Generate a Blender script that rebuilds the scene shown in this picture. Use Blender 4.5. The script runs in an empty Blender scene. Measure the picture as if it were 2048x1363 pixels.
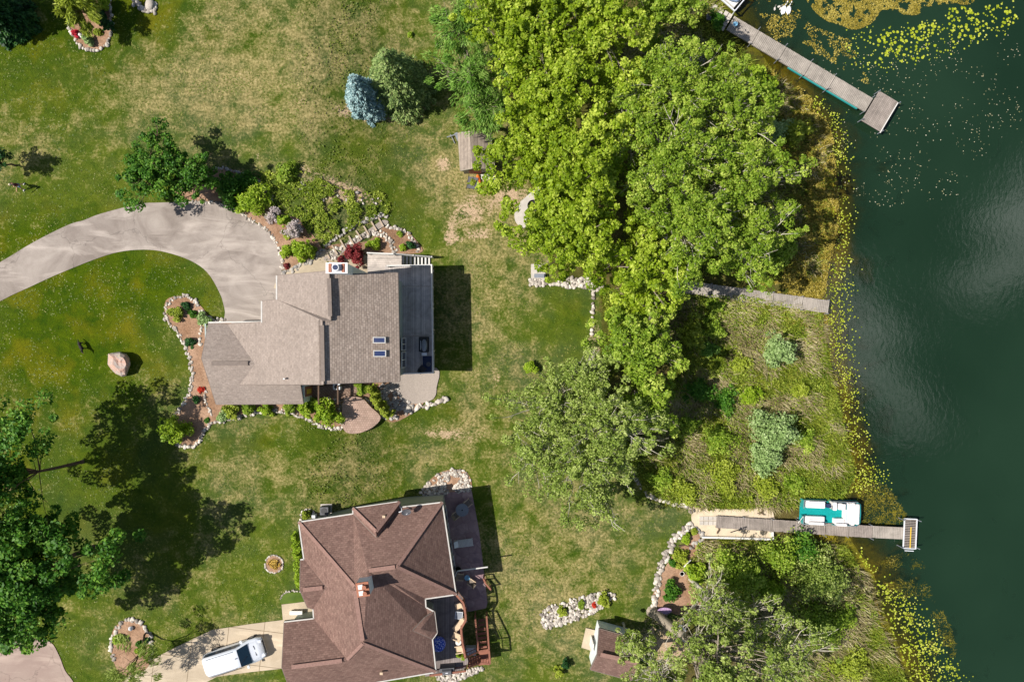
import bpy, bmesh, math, random
import numpy as np
from mathutils import Vector, Matrix
from mathutils.geometry import tessellate_polygon
sc = bpy.context.scene
COL = sc.collection
R = math.radians
# ---------------------------------------------------------------- camera, sky, sun, exposure
H = 62.0            # drone height above the lakeside lawn, metres
S = 22.0            # photo pixels per metre on that lawn
CU, CV = 1024.0, 681.5
cam = bpy.data.cameras.new('camera'); cam.sensor_width = 36; cam.lens = 36*H*S/2048; cam.clip_end = 9000
camo = bpy.data.objects.new('camera', cam); COL.objects.link(camo); camo.location = (0, 0, H); sc.camera = camo
SUN_EL, SUN_AZ = 51.0, 6.0    # light travels towards +x, a little towards +y
world = bpy.data.worlds.new('World'); sc.world = world; world.use_nodes = True
sun = bpy.data.lights.new('sun', 'SUN'); sun.energy = 5.0; sun.angle = R(0.5); sun.color = (1, .955, .88)
suno = bpy.data.objects.new('sun', sun); COL.objects.link(suno); suno.location = (-60, -10, 90)
_d = Vector((math.cos(R(SUN_EL))*math.cos(R(SUN_AZ)), math.cos(R(SUN_EL))*math.sin(R(SUN_AZ)), -math.sin(R(SUN_EL))))
suno.rotation_euler = _d.to_track_quat('-Z', 'Y').to_euler()
sc.view_settings.view_transform = 'Standard'; sc.view_settings.look = 'None'
sc.view_settings.exposure = 0.36; sc.view_settings.gamma = 1
sc.view_settings.use_curve_mapping = False

def build_world():
    nt = world.node_tree; nt.nodes.clear()
    L = nt.links.new
    out = nt.nodes.new('ShaderNodeOutputWorld'); bg = nt.nodes.new('ShaderNodeBackground')
    bg.inputs[1].default_value = 0.07
    sky = nt.nodes.new('ShaderNodeTexSky'); sky.sky_type = 'NISHITA'; sky.sun_disc = False
    sky.sun_elevation = R(SUN_EL); sky.sun_rotation = R(270-SUN_AZ)
    tc = nt.nodes.new('ShaderNodeTexCoord')
    mp = nt.nodes.new('ShaderNodeMapping'); mp.inputs['Scale'].default_value = (1, 1, 1)
    no = nt.nodes.new('ShaderNodeTexNoise'); no.inputs['Scale'].default_value = 5.5; no.inputs['Detail'].default_value = 4
    L(tc.outputs['Generated'], mp.inputs[0]); L(mp.outputs[0], no.inputs['Vector'])
    # a bank of cloud high in the east, some scattered elsewhere
    dot = nt.nodes.new('ShaderNodeVectorMath'); dot.operation = 'DOT_PRODUCT'
    L(tc.outputs['Generated'], dot.inputs[0]); dot.inputs[1].default_value = Vector((.555, .0, .83)).normalized()
    a = nt.nodes.new('ShaderNodeMapRange'); L(dot.outputs['Value'], a.inputs[0])
    a.inputs[1].default_value = .965; a.inputs[2].default_value = 1.0; a.inputs[3].default_value = -.2; a.inputs[4].default_value = .1
    ad = nt.nodes.new('ShaderNodeMath'); ad.operation = 'ADD'; L(no.outputs['Fac'], ad.inputs[0]); L(a.outputs[0], ad.inputs[1])
    r = nt.nodes.new('ShaderNodeMapRange'); L(ad.outputs[0], r.inputs[0])
    r.inputs[1].default_value = .49; r.inputs[2].default_value = .62; r.clamp = True
    mx = nt.nodes.new('ShaderNodeMix'); mx.data_type = 'RGBA'
    L(r.outputs[0], mx.inputs[0]); L(sky.outputs[0], mx.inputs[6]); mx.inputs[7].default_value = (36, 36, 36, 1)
    L(mx.outputs[2], bg.inputs[0]); L(bg.outputs[0], out.inputs[0])
build_world()

# ---------------------------------------------------------------- helpers
rnd = random.Random(7)
def W(u, v, z=0.0):
    k = (H-z)/H/S
    return Vector(((u-CU)*k, (CV-v)*k, z))
def sstep(a, b, x):
    t = np.clip((x-a)/(b-a), 0, 1); return t*t*(3-2*t)
SHORE = [(1400,-4000),(1425,-300),(1440,-60),(1452,20),(1500,95),(1530,140),(1580,190),(1635,270),(1655,360),(1658,450),(1640,540),(1632,600),(1642,680),(1655,760),(1678,850),(1702,940),(1690,990),(1612,1003),(1600,1075),(1690,1087),(1738,1160),(1760,1240),(1800,1330),(1835,1420),(1900,1800),(2000,6000)]
SH = np.array([[(u-CU)/S, (CV-v)/S] for u, v in SHORE])
def shore_dist(x, y):
    """signed distance to the waterline, positive out in the lake"""
    x = np.asarray(x, float); y = np.asarray(y, float)
    best = np.full(x.shape, 1e9)
    for i in range(len(SH)-1):
        a, b = SH[i], SH[i+1]; d = b-a; L2 = d@d
        t = np.clip(((x-a[0])*d[0]+(y-a[1])*d[1])/L2, 0, 1)
        best = np.minimum(best, np.hypot(x-a[0]-t*d[0], y-a[1]-t*d[1]))
    xi = np.interp(-y, -SH[:, 1], SH[:, 0])
    return np.where(x > xi, best, -best)
def hgt(x, y):
    x = np.asarray(x, float); y = np.asarray(y, float)
    base = 2.0*(1-sstep((600-CU)/S, (850-CU)/S, x))
    d = shore_dist(x, y)
    return base + np.where(d < 0, -.3*sstep(-4, 0, d), -.3-.08*np.minimum(d, 3)-.4*np.clip(d-2.2, 0, 8))
WATER = -.36
def hz(x, y): return float(hgt(np.array([x]), np.array([y]))[0])
def G(u, v, dz=0.0):
    z = 0
    for _ in range(5):
        p = W(u, v, z); z = hz(p.x, p.y)
        if z < WATER: z = WATER
        z += dz
    return W(u, v, z)
def smooth(pts, n=5, closed=False):
    P = [Vector(p) for p in pts]; out = []
    N = len(P); rng = range(N if closed else N-1)
    for i in rng:
        if closed: a, b, c, d = P[i-1], P[i], P[(i+1) % N], P[(i+2) % N]
        else: a, b, c, d = P[max(i-1, 0)], P[i], P[i+1], P[min(i+2, N-1)]
        for k in range(n):
            t = k/n
            out.append(.5*((2*b)+(c-a)*t+(2*a-5*b+4*c-d)*t*t+(3*b-a-3*c+d)*t**3))
    if not closed: out.append(P[-1])
    return [tuple(p) for p in out]
def inpoly(x, y, poly):
    x = np.asarray(x); y = np.asarray(y); c = np.zeros(x.shape, bool); n = len(poly)
    for i in range(n):
        x1, y1 = poly[i][:2]; x2, y2 = poly[i-1][:2]
        if y1 == y2: continue
        c ^= ((y1 > y) != (y2 > y)) & (x < (x2-x1)*(y-y1)/(y2-y1)+x1)
    return c
def vnoise(x, y, seed=0):
    xi = np.floor(x).astype(int); yi = np.floor(y).astype(int); fx = x-xi; fy = y-yi
    def h(a, b):
        n = (a*374761393+b*668265263+seed*974634777) & 0x7fffffff
        n = ((n ^ (n >> 13))*1274126177) & 0x7fffffff
        return ((n ^ (n >> 16)) & 0xffff)/65535.
    fx = fx*fx*(3-2*fx); fy = fy*fy*(3-2*fy)
    return (h(xi, yi)*(1-fx)+h(xi+1, yi)*fx)*(1-fy)+(h(xi, yi+1)*(1-fx)+h(xi+1, yi+1)*fx)*fy
def fbm(x, y, seed=0): return (vnoise(x, y, seed)*.5+vnoise(x*2.1, y*2.1, seed+1)*.3+vnoise(x*4.3, y*4.3, seed+2)*.2)

def tag(o, label=None, cat=None, group=None, kind=None):
    if label: o['label'] = label
    if cat: o['category'] = cat
    if group: o['group'] = group
    if kind: o['kind'] = kind
    return o
def thing(name, label, cat, loc, rz=0, group=None):
    o = bpy.data.objects.new(name, None); COL.objects.link(o); o.location = loc; o.rotation_euler = (0, 0, rz)
    o.empty_display_size = .3
    return tag(o, label, cat, group)
def fast_mesh(name, V, F, mats, attrs=None, smoothf=False):
    """V (n,3), F (m,k) numpy"""
    me = bpy.data.meshes.new(name); V = np.asarray(V, np.float32); F = np.asarray(F, np.int32)
    m, k = F.shape
    me.vertices.add(len(V)); me.vertices.foreach_set('co', V.ravel())
    me.loops.add(m*k); me.loops.foreach_set('vertex_index', F.ravel())
    me.polygons.add(m); me.polygons.foreach_set('loop_start', np.arange(0, m*k, k, dtype=np.int32))
    me.polygons.foreach_set('loop_total', np.full(m, k, np.int32))
    if smoothf: me.polygons.foreach_set('use_smooth', np.ones(m, bool))
    me.update(calc_edges=True)
    for nm, dom, arr in (attrs or []):
        a = me.attributes.new(nm, 'FLOAT', dom); a.data.foreach_set('value', np.asarray(arr, np.float32))
    for x in (mats if isinstance(mats, list) else [mats]): me.materials.append(x)
    return me
def link(name, me, parent=None, loc=(0, 0, 0), rz=0):
    o = bpy.data.objects.new(name, me); COL.objects.link(o); o.location = loc; o.rotation_euler = (0, 0, rz)
    if parent: o.parent = parent
    return o
def copy_tree(o, parent=None):
    c = o.copy(); COL.objects.link(c)
    if parent: c.parent = parent
    for ch in list(o.children): copy_tree(ch, c)
    return c

class M:
    def __init__(s): s.v = []; s.f = []
    def add(s, vs, fs):
        o = len(s.v); s.v += [tuple(x) for x in vs]; s.f += [tuple(i+o for i in f) for f in fs]; return s
    def box(s, c, d, rz=0, top=(1, 1), mat=None):
        a, b, h = d[0]/2, d[1]/2, d[2]/2; vs = []
        for z in (-h, h):
            tx, ty = top if z > 0 else (1, 1)
            for x, y in ((-a, -b), (a, -b), (a, b), (-a, b)): vs.append(Vector((x*tx, y*ty, z)))
        m = mat or Matrix.Rotation(rz, 3, 'Z'); C = Vector(c)
        return s.add([m @ v+C for v in vs], [(3, 2, 1, 0), (4, 5, 6, 7), (0, 1, 5, 4), (1, 2, 6, 5), (2, 3, 7, 6), (3, 0, 4, 7)])
    def beam(s, a, b, w, h=None):
        a = Vector(a); b = Vector(b); h = h or w; d = b-a; L = d.length
        if L < 1e-6: return s
        x = d/L; up = Vector((0, 0, 1))
        if abs(x.z) > .98: up = Vector((0, 1, 0))
        y = up.cross(x).normalized(); z = x.cross(y)
        m = Matrix((x, y, z)).transposed()
        return s.box((a+b)/2, (L, w, h), mat=m)
    def tube(s, pts, rs, n=8):
        P = [Vector(p) for p in pts]
        if not hasattr(rs, '__len__'): rs = [rs]*len(P)
        vs = []; fs = []
        for i, p in enumerate(P):
            d = (P[min(i+1, len(P)-1)]-P[max(i-1, 0)]).normalized()
            a = Vector((0, 0, 1)) if abs(d.z) < .9 else Vector((1, 0, 0))
            x = d.cross(a).normalized(); y = d.cross(x)
            for k in range(n):
                t = 2*math.pi*k/n; vs.append(p+(x*math.cos(t)+y*math.sin(t))*rs[i])
        for i in range(len(P)-1):
            for k in range(n):
                k2 = (k+1) % n; fs.append((i*n+k, i*n+k2, (i+1)*n+k2, (i+1)*n+k))
        fs.append(tuple(range(n))); fs.append(tuple((len(P)-1)*n+k for k in reversed(range(n))))
        return s.add(vs, fs)
    def cyl(s, c, r, h, n=16, r2=None, sy=1):
        r2 = r if r2 is None else r2; vs = []; x, y, z = c
        for zz, rr in ((0, r), (h, r2)):
            for k in range(n):
                t = 2*math.pi*k/n; vs.append((x+rr*math.cos(t), y+sy*rr*math.sin(t), z+zz))
        return s.add(vs, [tuple(reversed(range(n))), tuple(range(n, 2*n))]+[(k, (k+1) % n, n+(k+1) % n, n+k) for k in range(n)])
    def lathe(s, c, prof, n=16, sx=1, sy=1):
        vs = []; fs = []
        for r, z in prof:
            for k in range(n):
                t = 2*math.pi*k/n; vs.append((c[0]+r*sx*math.cos(t), c[1]+r*sy*math.sin(t), c[2]+z))
        for i in range(len(prof)-1):
            for k in range(n):
                k2 = (k+1) % n; fs.append((i*n+k, i*n+k2, (i+1)*n+k2, (i+1)*n+k))
        fs.append(tuple(reversed(range(n)))); fs.append(tuple((len(prof)-1)*n+k for k in range(n)))
        return s.add(vs, fs)
    def prism(s, pts, z0, z1):
        """flat polygon pts (x,y) between z0 and z1 (scalars or lists)"""
        n = len(pts)
        if sum((pts[i][0]-pts[i-1][0])*(pts[i][1]+pts[i-1][1]) for i in range(n)) > 0:
            pts = list(reversed(pts))
            if hasattr(z0, '__len__'): z0 = list(reversed(z0))
            if hasattr(z1, '__len__'): z1 = list(reversed(z1))
        a = z0 if hasattr(z0, '__len__') else [z0]*n; b = z1 if hasattr(z1, '__len__') else [z1]*n
        vs = [(p[0], p[1], a[i]) for i, p in enumerate(pts)]+[(p[0], p[1], b[i]) for i, p in enumerate(pts)]
        tri = tessellate_polygon([[Vector((p[0], p[1], 0)) for p in pts]])
        fs = []
        for t in tri:
            a_, b_, c_ = [Vector((pts[i][0], pts[i][1])) for i in t]
            t = tuple(t)
            if (b_-a_).cross(c_-a_) < 0: t = t[::-1]
            fs.append(tuple(n+i for i in t)); fs.append(t[::-1])
        fs += [(k, (k+1) % n, n+(k+1) % n, n+k) for k in range(n)]
        return s.add(vs, fs)
    def build(s, name, mat, parent=None, loc=None, wld=False, smoothf=False):
        """wld: vertices are world coordinates, moved into the parent's (or loc's) frame"""
        me = bpy.data.meshes.new(name); off = Vector((0, 0, 0))
        if parent is not None and wld:
            off = parent.location.copy()
            if parent.parent: off += parent.parent.location
        elif loc is not None and wld: off = Vector(loc)
        me.from_pydata([(x-off.x, y-off.y, z-off.z) for x, y, z in s.v], [], s.f)
        if smoothf:
            for p in me.polygons: p.use_smooth = True
        me.materials.append(mat); me.update()
        o = bpy.data.objects.new(name, me); COL.objects.link(o)
        if parent is not None: o.parent = parent
        if loc is not None: o.location = loc
        return o

# ---------------------------------------------------------------- materials
def lin(c):
    return tuple(((x/255)/12.92 if x/255 <= .04045 else (((x/255)+.055)/1.055)**2.4) for x in c)
class NT:
    def __init__(s, name):
        s.m = bpy.data.materials.new(name); s.m.use_nodes = True; s.t = s.m.node_tree; s.t.nodes.clear()
        s.out = s.t.nodes.new('ShaderNodeOutputMaterial')
    def n(s, typ, ins=None, **kw):
        nd = s.t.nodes.new('ShaderNode'+typ)
        for k, v in kw.items(): setattr(nd, k, v)
        for k, v in (ins or {}).items(): s.set(nd.inputs[k], v)
        return nd
    def set(s, sock, v):
        if isinstance(v, bpy.types.NodeSocket): s.t.links.new(v, sock)
        elif isinstance(v, (tuple, list)) and len(v) == 3 and sock.type == 'RGBA': sock.default_value = (*v, 1)
        else: sock.default_value = v
    def coord(s, scale=1, rz=0, kind='Object', sc3=None, loc=(0, 0, 0)):
        c = s.n('TexCoord').outputs[kind]
        return s.n('Mapping', {'Vector': c, 'Scale': sc3 or (scale,)*3, 'Rotation': (0, 0, rz), 'Location': loc}).outputs[0]
    def noise(s, scale, detail=4, rough=.55, vec=None, dist=0, col=False):
        nd = s.n('TexNoise', {'Scale': scale, 'Detail': detail, 'Roughness': rough, 'Distortion': dist})
        s.set(nd.inputs['Vector'], vec if vec is not None else s.coord())
        return nd.outputs['Color' if col else 'Fac']
    def mix(s, f, a, b, blend='MIX'):
        nd = s.n('Mix', data_type='RGBA', blend_type=blend); s.set(nd.inputs[0], f); s.set(nd.inputs[6], a); s.set(nd.inputs[7], b)
        return nd.outputs[2]
    def math(s, op, a, b=0, c=None):
        nd = s.n('Math', operation=op); s.set(nd.inputs[0], a); s.set(nd.inputs[1], b)
        if c is not None: s.set(nd.inputs[2], c)
        return nd.outputs[0]
    def rng(s, v, a, b, c=0, d=1, smooth=False):
        nd = s.n('MapRange', {0: v, 1: a, 2: b, 3: c, 4: d}, clamp=True)
        if smooth: nd.interpolation_type = 'SMOOTHSTEP'
        return nd.outputs[0]
    def attr(s, nm): return s.n('Attribute', attribute_name=nm).outputs['Fac']
    def mul(s, col, val):
        """scale a colour by a float"""
        nd = s.n('VectorMath', operation='SCALE'); s.set(nd.inputs[0], col); s.set(nd.inputs['Scale'], val); return nd.outputs[0]
    def bump(s, h, strength=.5, dist=.05):
        return s.n('Bump', {'Height': h, 'Strength': strength, 'Distance': dist}).outputs[0]
    def pr(s, col, rough=.8, normal=None, spec=.3, metal=0, **kw):
        p = s.n('BsdfPrincipled'); s.set(p.inputs['Base Color'], col); s.set(p.inputs['Roughness'], rough)
        s.set(p.inputs['Specular IOR Level'], spec); s.set(p.inputs['Metallic'], metal)
        if normal is not None: s.set(p.inputs['Normal'], normal)
        for k, v in kw.items(): s.set(p.inputs[k], v)
        return p.outputs[0]
    def done(s, sh): s.t.links.new(sh, s.out.inputs[0]); return s.m
def simple(name, c, rough=.7, var=.25, scale=3, bumps=0, spec=.3, metal=0, c2=None, sc3=None, detail=5):
    t = NT(name); co = t.coord(sc3=sc3) if sc3 else t.coord()
    f = t.noise(scale, detail, .6, co); c = lin(c)
    lo = lin(c2) if c2 else tuple(x*(1-var) for x in c); hi = c if c2 else tuple(min(x*(1+var), .95) for x in c)
    col = t.mix(t.rng(f, .3, .7), lo, hi)
    return t.done(t.pr(col, rough, t.bump(f, bumps, .03) if bumps else None, spec, metal))
def leafmat(name, dark, mid, light, trans=.3, clump=.5):
    t = NT(name); r = t.attr('rnd'); n = t.noise(clump, 3, .5)
    f = t.math('ADD', t.math('MULTIPLY', r, .6), t.math('MULTIPLY', t.rng(n, .3, .7), .4))
    cr = t.n('ValToRGB', {0: f}); e = cr.color_ramp.elements
    e[0].position = .1; e[0].color = (*lin(dark), 1); e[1].position = .9; e[1].color = (*lin(light), 1)
    x = e.new(.5); x.color = (*lin(mid), 1)
    p = t.pr(cr.outputs[0], .55, None, .25); tr = t.n('BsdfTranslucent', {'Color': t.mul(cr.outputs[0], 1.15)})
    m = t.n('MixShader', {0: trans, 1: p, 2: tr.outputs[0]})
    return t.done(m.outputs[0])
def shingle(name, a, b, c, row=.17, tab=.3, mk=.62, var=.1):
    t = NT(name); uv = t.n('TexCoord').outputs['UV']
    br = t.n('TexBrick', {'Vector': uv, 'Color1': lin(a), 'Color2': lin(b), 'Mortar': tuple(x*mk for x in lin(a)), 'Scale': 1.0, 'Mortar Size': .016, 'Mortar Smooth': .3, 'Bias': 0., 'Brick Width': tab, 'Row Height': row})
    br.offset = .5
    n = t.noise(5, 5, .7, t.coord()); n2 = t.noise(.35, 3, .5, t.coord()); wn = t.n('TexWhiteNoise', {'Vector': t.n('VectorMath', {0: t.n('VectorMath', {0: uv, 1: (1/tab, 1/row, 1)}, operation='MULTIPLY').outputs[0]}, operation='FLOOR').outputs[0]}).outputs['Value']
    v = t.math('MULTIPLY', t.math('MULTIPLY', t.rng(n, .25, .75, .8, 1.2), t.rng(wn, 0, 1, 1-var, 1+var)), t.rng(n2, .3, .7, .93, 1.07))
    col = t.mul(br.outputs[0], v)
    return t.done(t.pr(col, .9, t.bump(t.math('SUBTRACT', 1, br.outputs['Fac']), .5, .02), .15))
def siding(name, c):
    t = NT(name); co = t.coord(); z = t.n('SeparateXYZ', {0: co}).outputs[2]
    w = t.math('FRACT', t.math('MULTIPLY', z, 6.5)); n = t.noise(1.2, 4, .5, co)
    col = t.mul(t.mix(t.rng(n, .3, .7), tuple(x*.93 for x in lin(c)), lin(c)), t.rng(w, 0, .14, .72, 1))
    return t.done(t.pr(col, .6, t.bump(w, .5, .02), .3))
def planks(name, c, c2, axis=0, width=.15, rough=.8):
    """weathered boards; stain and board-to-board difference"""
    t = NT(name); co = t.coord(); s3 = t.n('SeparateXYZ', {0: co}).outputs[axis]
    idx = t.math('FLOOR', t.math('DIVIDE', s3, width)); wn = t.n('TexWhiteNoise', {'W': idx}, noise_dimensions='1D').outputs['Value']
    st = t.noise(1.1, 6, .7, co, .6); g = t.noise(3, 5, .6, t.coord(sc3=(1, 9, 4) if axis == 1 else (9, 1, 4)))
    fr = t.math('FRACT', t.math('DIVIDE', s3, width)); gap = t.rng(t.math('ABSOLUTE', t.math('SUBTRACT', fr, .5)), .42, .49, 1, .35)
    f = t.math('MULTIPLY', t.rng(st, .3, .65, .62, 1.1), t.math('MULTIPLY', t.rng(wn, 0, 1, .72, 1.15), t.rng(g, .2, .8, .85, 1.1)))
    col = t.mul(t.mul(t.mix(wn, lin(c), lin(c2)), f), gap)
    return t.done(t.pr(col, rough, t.bump(gap, .4, .02), .2))

def mat_ground():
    t = NT('lawn_ground'); co = t.coord()
    dry = t.attr('dry'); lush = t.attr('lush'); bare = t.attr('bare'); marsh = t.attr('marsh'); bed = t.attr('bed')
    stk = t.noise(1, 4, .6, t.coord(rz=-.12, sc3=(.12, 1.3, 1)), 1.4)
    n1 = t.noise(.16, 5, .6, co); n2 = t.noise(.8, 5, .65, co, .5); n3 = t.noise(4.5, 6, .75, co); n4 = t.noise(13, 3, .8, co); nb = t.noise(.33, 3, .5, t.coord(loc=(31, 7, 0)))
    green = t.mix(t.rng(n2, .3, .7), lin((60, 82, 16)), lin((102, 112, 36)))
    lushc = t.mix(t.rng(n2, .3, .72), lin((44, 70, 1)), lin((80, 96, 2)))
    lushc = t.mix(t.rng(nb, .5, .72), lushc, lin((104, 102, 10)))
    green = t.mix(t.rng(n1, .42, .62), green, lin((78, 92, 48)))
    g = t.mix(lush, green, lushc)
    d = t.math('ADD', t.math('ADD', dry, t.math('MULTIPLY', t.math('SUBTRACT', n2, .5), 2.3)), t.math('ADD', t.math('MULTIPLY', t.math('SUBTRACT', n3, .5), 1.5), t.math('ADD', t.math('MULTIPLY', t.math('SUBTRACT', n1, .5), 1.0), t.math('MULTIPLY', t.math('SUBTRACT', stk, .5), .45))))
    dc = t.mix(t.rng(n3, .3, .7), lin((122, 112, 62)), lin((182, 164, 116)))
    col = t.mix(t.rng(d, .25, .95, 0, .85), g, dc)
    bs = t.math('ADD', bare, t.math('MULTIPLY', t.math('SUBTRACT', n3, .5), 1.1))
    bs = t.math('ADD', bs, t.math('MULTIPLY', t.math('SUBTRACT', n2, .5), .9))
    col = t.mix(t.rng(bs, .42, .62), col, t.mix(t.rng(n4, .3, .7), lin((165, 138, 108)), lin((205, 180, 150))))
    mc = t.mix(t.rng(n2, .3, .7), lin((60, 62, 24)), lin((112, 100, 58)))
    mc = t.mix(t.rng(n1, .45, .62), mc, lin((70, 78, 20)))
    col = t.mix(t.rng(t.math('ADD', marsh, t.math('MULTIPLY', t.math('SUBTRACT', n2, .5), .5)), .4, .6), col, mc)
    bc = t.mix(t.rng(n2, .3, .7), lin((108, 100, 22)), lin((160, 144, 44)))
    bc = t.mix(t.rng(n2, .5, .62), t.mix(t.rng(n1, .45, .6), bc, lin((84, 86, 22))), lin((62, 60, 26)))
    col = t.mix(bed, col, bc)
    col = t.mul(col, t.math('MULTIPLY', t.math('MULTIPLY', t.rng(stk, .3, .7, .95, 1.05), t.rng(n3, .28, .72, .68, 1.32)), t.rng(n4, .2, .8, .66, 1.34)))
    return t.done(t.pr(col, .95, t.bump(t.math('ADD', n3, t.math('MULTIPLY', n4, .6)), .9, .12), .1))
def mat_water():
    t = NT('lake_water'); co = t.coord(); dep = t.attr('depth')
    n = t.noise(.35, 5, .6, co, 1.2)
    d2 = t.math('MULTIPLY', dep, t.rng(n, .32, .68, .35, 1.8))
    fac = t.math('SUBTRACT', 1, t.math('POWER', 2.718, t.math('MULTIPLY', d2, -1.75)))
    fac = t.rng(fac, 0, .95, .12, .998)
    big = t.noise(.06, 3, .5, co)
    body = t.mix(t.rng(big, .35, .65), lin((22, 42, 27)), lin((29, 50, 34)))
    rip = t.noise(2.6, 3, .6, t.coord(rz=.5, sc3=(1, .55, 1)), .5)
    b = t.bump(t.math('ADD', rip, t.math('MULTIPLY', t.noise(.5, 4, .6, co, .8), 1.2)), .16, .04)
    df = t.n('BsdfDiffuse', {'Color': body}); tr = t.n('BsdfTransparent', {'Color': (.78, .74, .45, 1)})
    m = t.n('MixShader', {0: fac, 1: tr.outputs[0], 2: df.outputs[0]})
    gl = t.n('BsdfGlossy', {'Roughness': .06, 'Normal': b, 'Color': (1, 1, 1, 1)}); fr = t.n('Fresnel', {'IOR': 1.36, 'Normal': b})
    m2 = t.n('MixShader', {0: t.math('MULTIPLY', fr.outputs[0], 1.15), 1: m.outputs[0], 2: gl.outputs[0]})
    return t.done(m2.outputs[0])
def mat_asphalt(name, a, b, joints=None):
    t = NT(name); co = t.coord()
    n = t.noise(.3, 6, .65, co, .8); n3 = t.noise(18, 3, .8, co); st = t.noise(.55, 5, .6, t.coord(rz=.5, sc3=(.35, 1.6, 1)), 1.0)
    col = t.mix(t.rng(n, .35, .68), lin(a), lin(b)); col = t.mix(t.rng(st, .5, .7, 0, .8), col, tuple(min(x*1.28, .9) for x in lin(b)))
    col = t.mul(col, t.rng(n3, .2, .8, .88, 1.1))
    vo = t.n('TexVoronoi', {'Vector': t.n('VectorMath', {0: co, 1: t.mul(t.noise(.8, 3, .6, co, col=True), 1.6)}, operation='ADD').outputs[0], 'Scale': .16}, feature='DISTANCE_TO_EDGE').outputs['Distance']
    if joints is None: col = t.mul(col, t.rng(vo, 0, .008, .72, 1))
    else:
        br = t.n('TexBrick', {'Vector': t.coord(rz=joints), 'Color1': (1, 1, 1), 'Color2': (.93, .93, .93), 'Mortar': (.45, .42, .38), 'Scale': 1, 'Mortar Size': .03, 'Brick Width': 3.1, 'Row Height': 3.1}); br.offset = 0
        col = t.mix(1, col, br.outputs[0], 'MULTIPLY')
    return t.done(t.pr(col, .9, t.bump(n3, .3, .01), .2))
def mat_pavers(name, a, b, w=.3, h=.15, rz=.3, mort=(90, 70, 60)):
    t = NT(name); co = t.coord(rz=rz)
    br = t.n('TexBrick', {'Vector': co, 'Color1': lin(a), 'Color2': lin(b), 'Mortar': lin(mort), 'Scale': 1, 'Mortar Size': .012, 'Brick Width': w, 'Row Height': h})
    col = t.mul(br.outputs[0], t.rng(t.noise(1.5, 5, .6), .3, .7, .8, 1.15))
    return t.done(t.pr(col, .85, t.bump(t.math('SUBTRACT', 1, br.outputs['Fac']), .4, .02), .2))
def mat_stamped():
    t = NT('stamped_concrete'); co = t.coord()
    v = t.n('TexVoronoi', {'Vector': co, 'Scale': 1.1}, feature='DISTANCE_TO_EDGE').outputs['Distance']; vc = t.n('TexVoronoi', {'Vector': co, 'Scale': 1.1}).outputs['Color']
    sv = t.n('SeparateColor', {0: vc}).outputs[0]; n = t.noise(1.1, 6, .65, co, .6)
    col = t.mix(sv, lin((158, 128, 126)), lin((190, 162, 156))); col = t.mix(t.rng(n, .35, .7), col, lin((126, 100, 106)))
    col = t.mul(col, t.rng(v, .01, .05, .84, 1))
    return t.done(t.pr(col, .55, t.bump(t.rng(v, 0, .06), .4, .03), .4))
def mat_glass(name, c):
    t = NT(name); return t.done(t.pr(lin(c), .08, None, .6))
def mat_mulch():
    t = NT('mulch'); co = t.coord(); n = t.noise(7, 5, .75, co); n1 = t.noise(.6, 4, .6, co); n4 = t.noise(20, 2, .8, co)
    col = t.mix(t.rng(n1, .35, .65), lin((138, 106, 82)), lin((168, 136, 112)))
    col = t.mul(col, t.math('MULTIPLY', t.rng(n, .28, .72, .6, 1.35), t.rng(n4, .3, .7, .8, 1.2)))
    return t.done(t.pr(col, .95, t.bump(n, .8, .06), .1))
def mat_rock(name, a, b, sc_=2.0):
    t = NT(name); co = t.coord(); ra = t.n('ObjectInfo').outputs['Random']; at = t.attr('rnd')
    f = t.math('FRACT', t.math('ADD', ra, at)); n = t.noise(sc_*2, 6, .65, co)
    col = t.mix(f, lin(a), lin(b)); col = t.mul(col, t.rng(n, .25, .75, .72, 1.15))
    return t.done(t.pr(col, .85, t.bump(n, .5, .05), .2))
def mat_boulder():
    t = NT('boulder_rock'); co = t.coord(); n = t.noise(1.2, 6, .65, co, .5); n2 = t.noise(5, 6, .7, co)
    col = t.mix(t.rng(n, .4, .6), lin((188, 150, 132)), lin((168, 162, 156))); col = t.mix(t.rng(n, .58, .68), col, lin((206, 184, 150)))
    col = t.mul(col, t.rng(n2, .25, .75, .75, 1.15))
    return t.done(t.pr(col, .8, t.bump(n2, .6, .06), .2))

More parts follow.
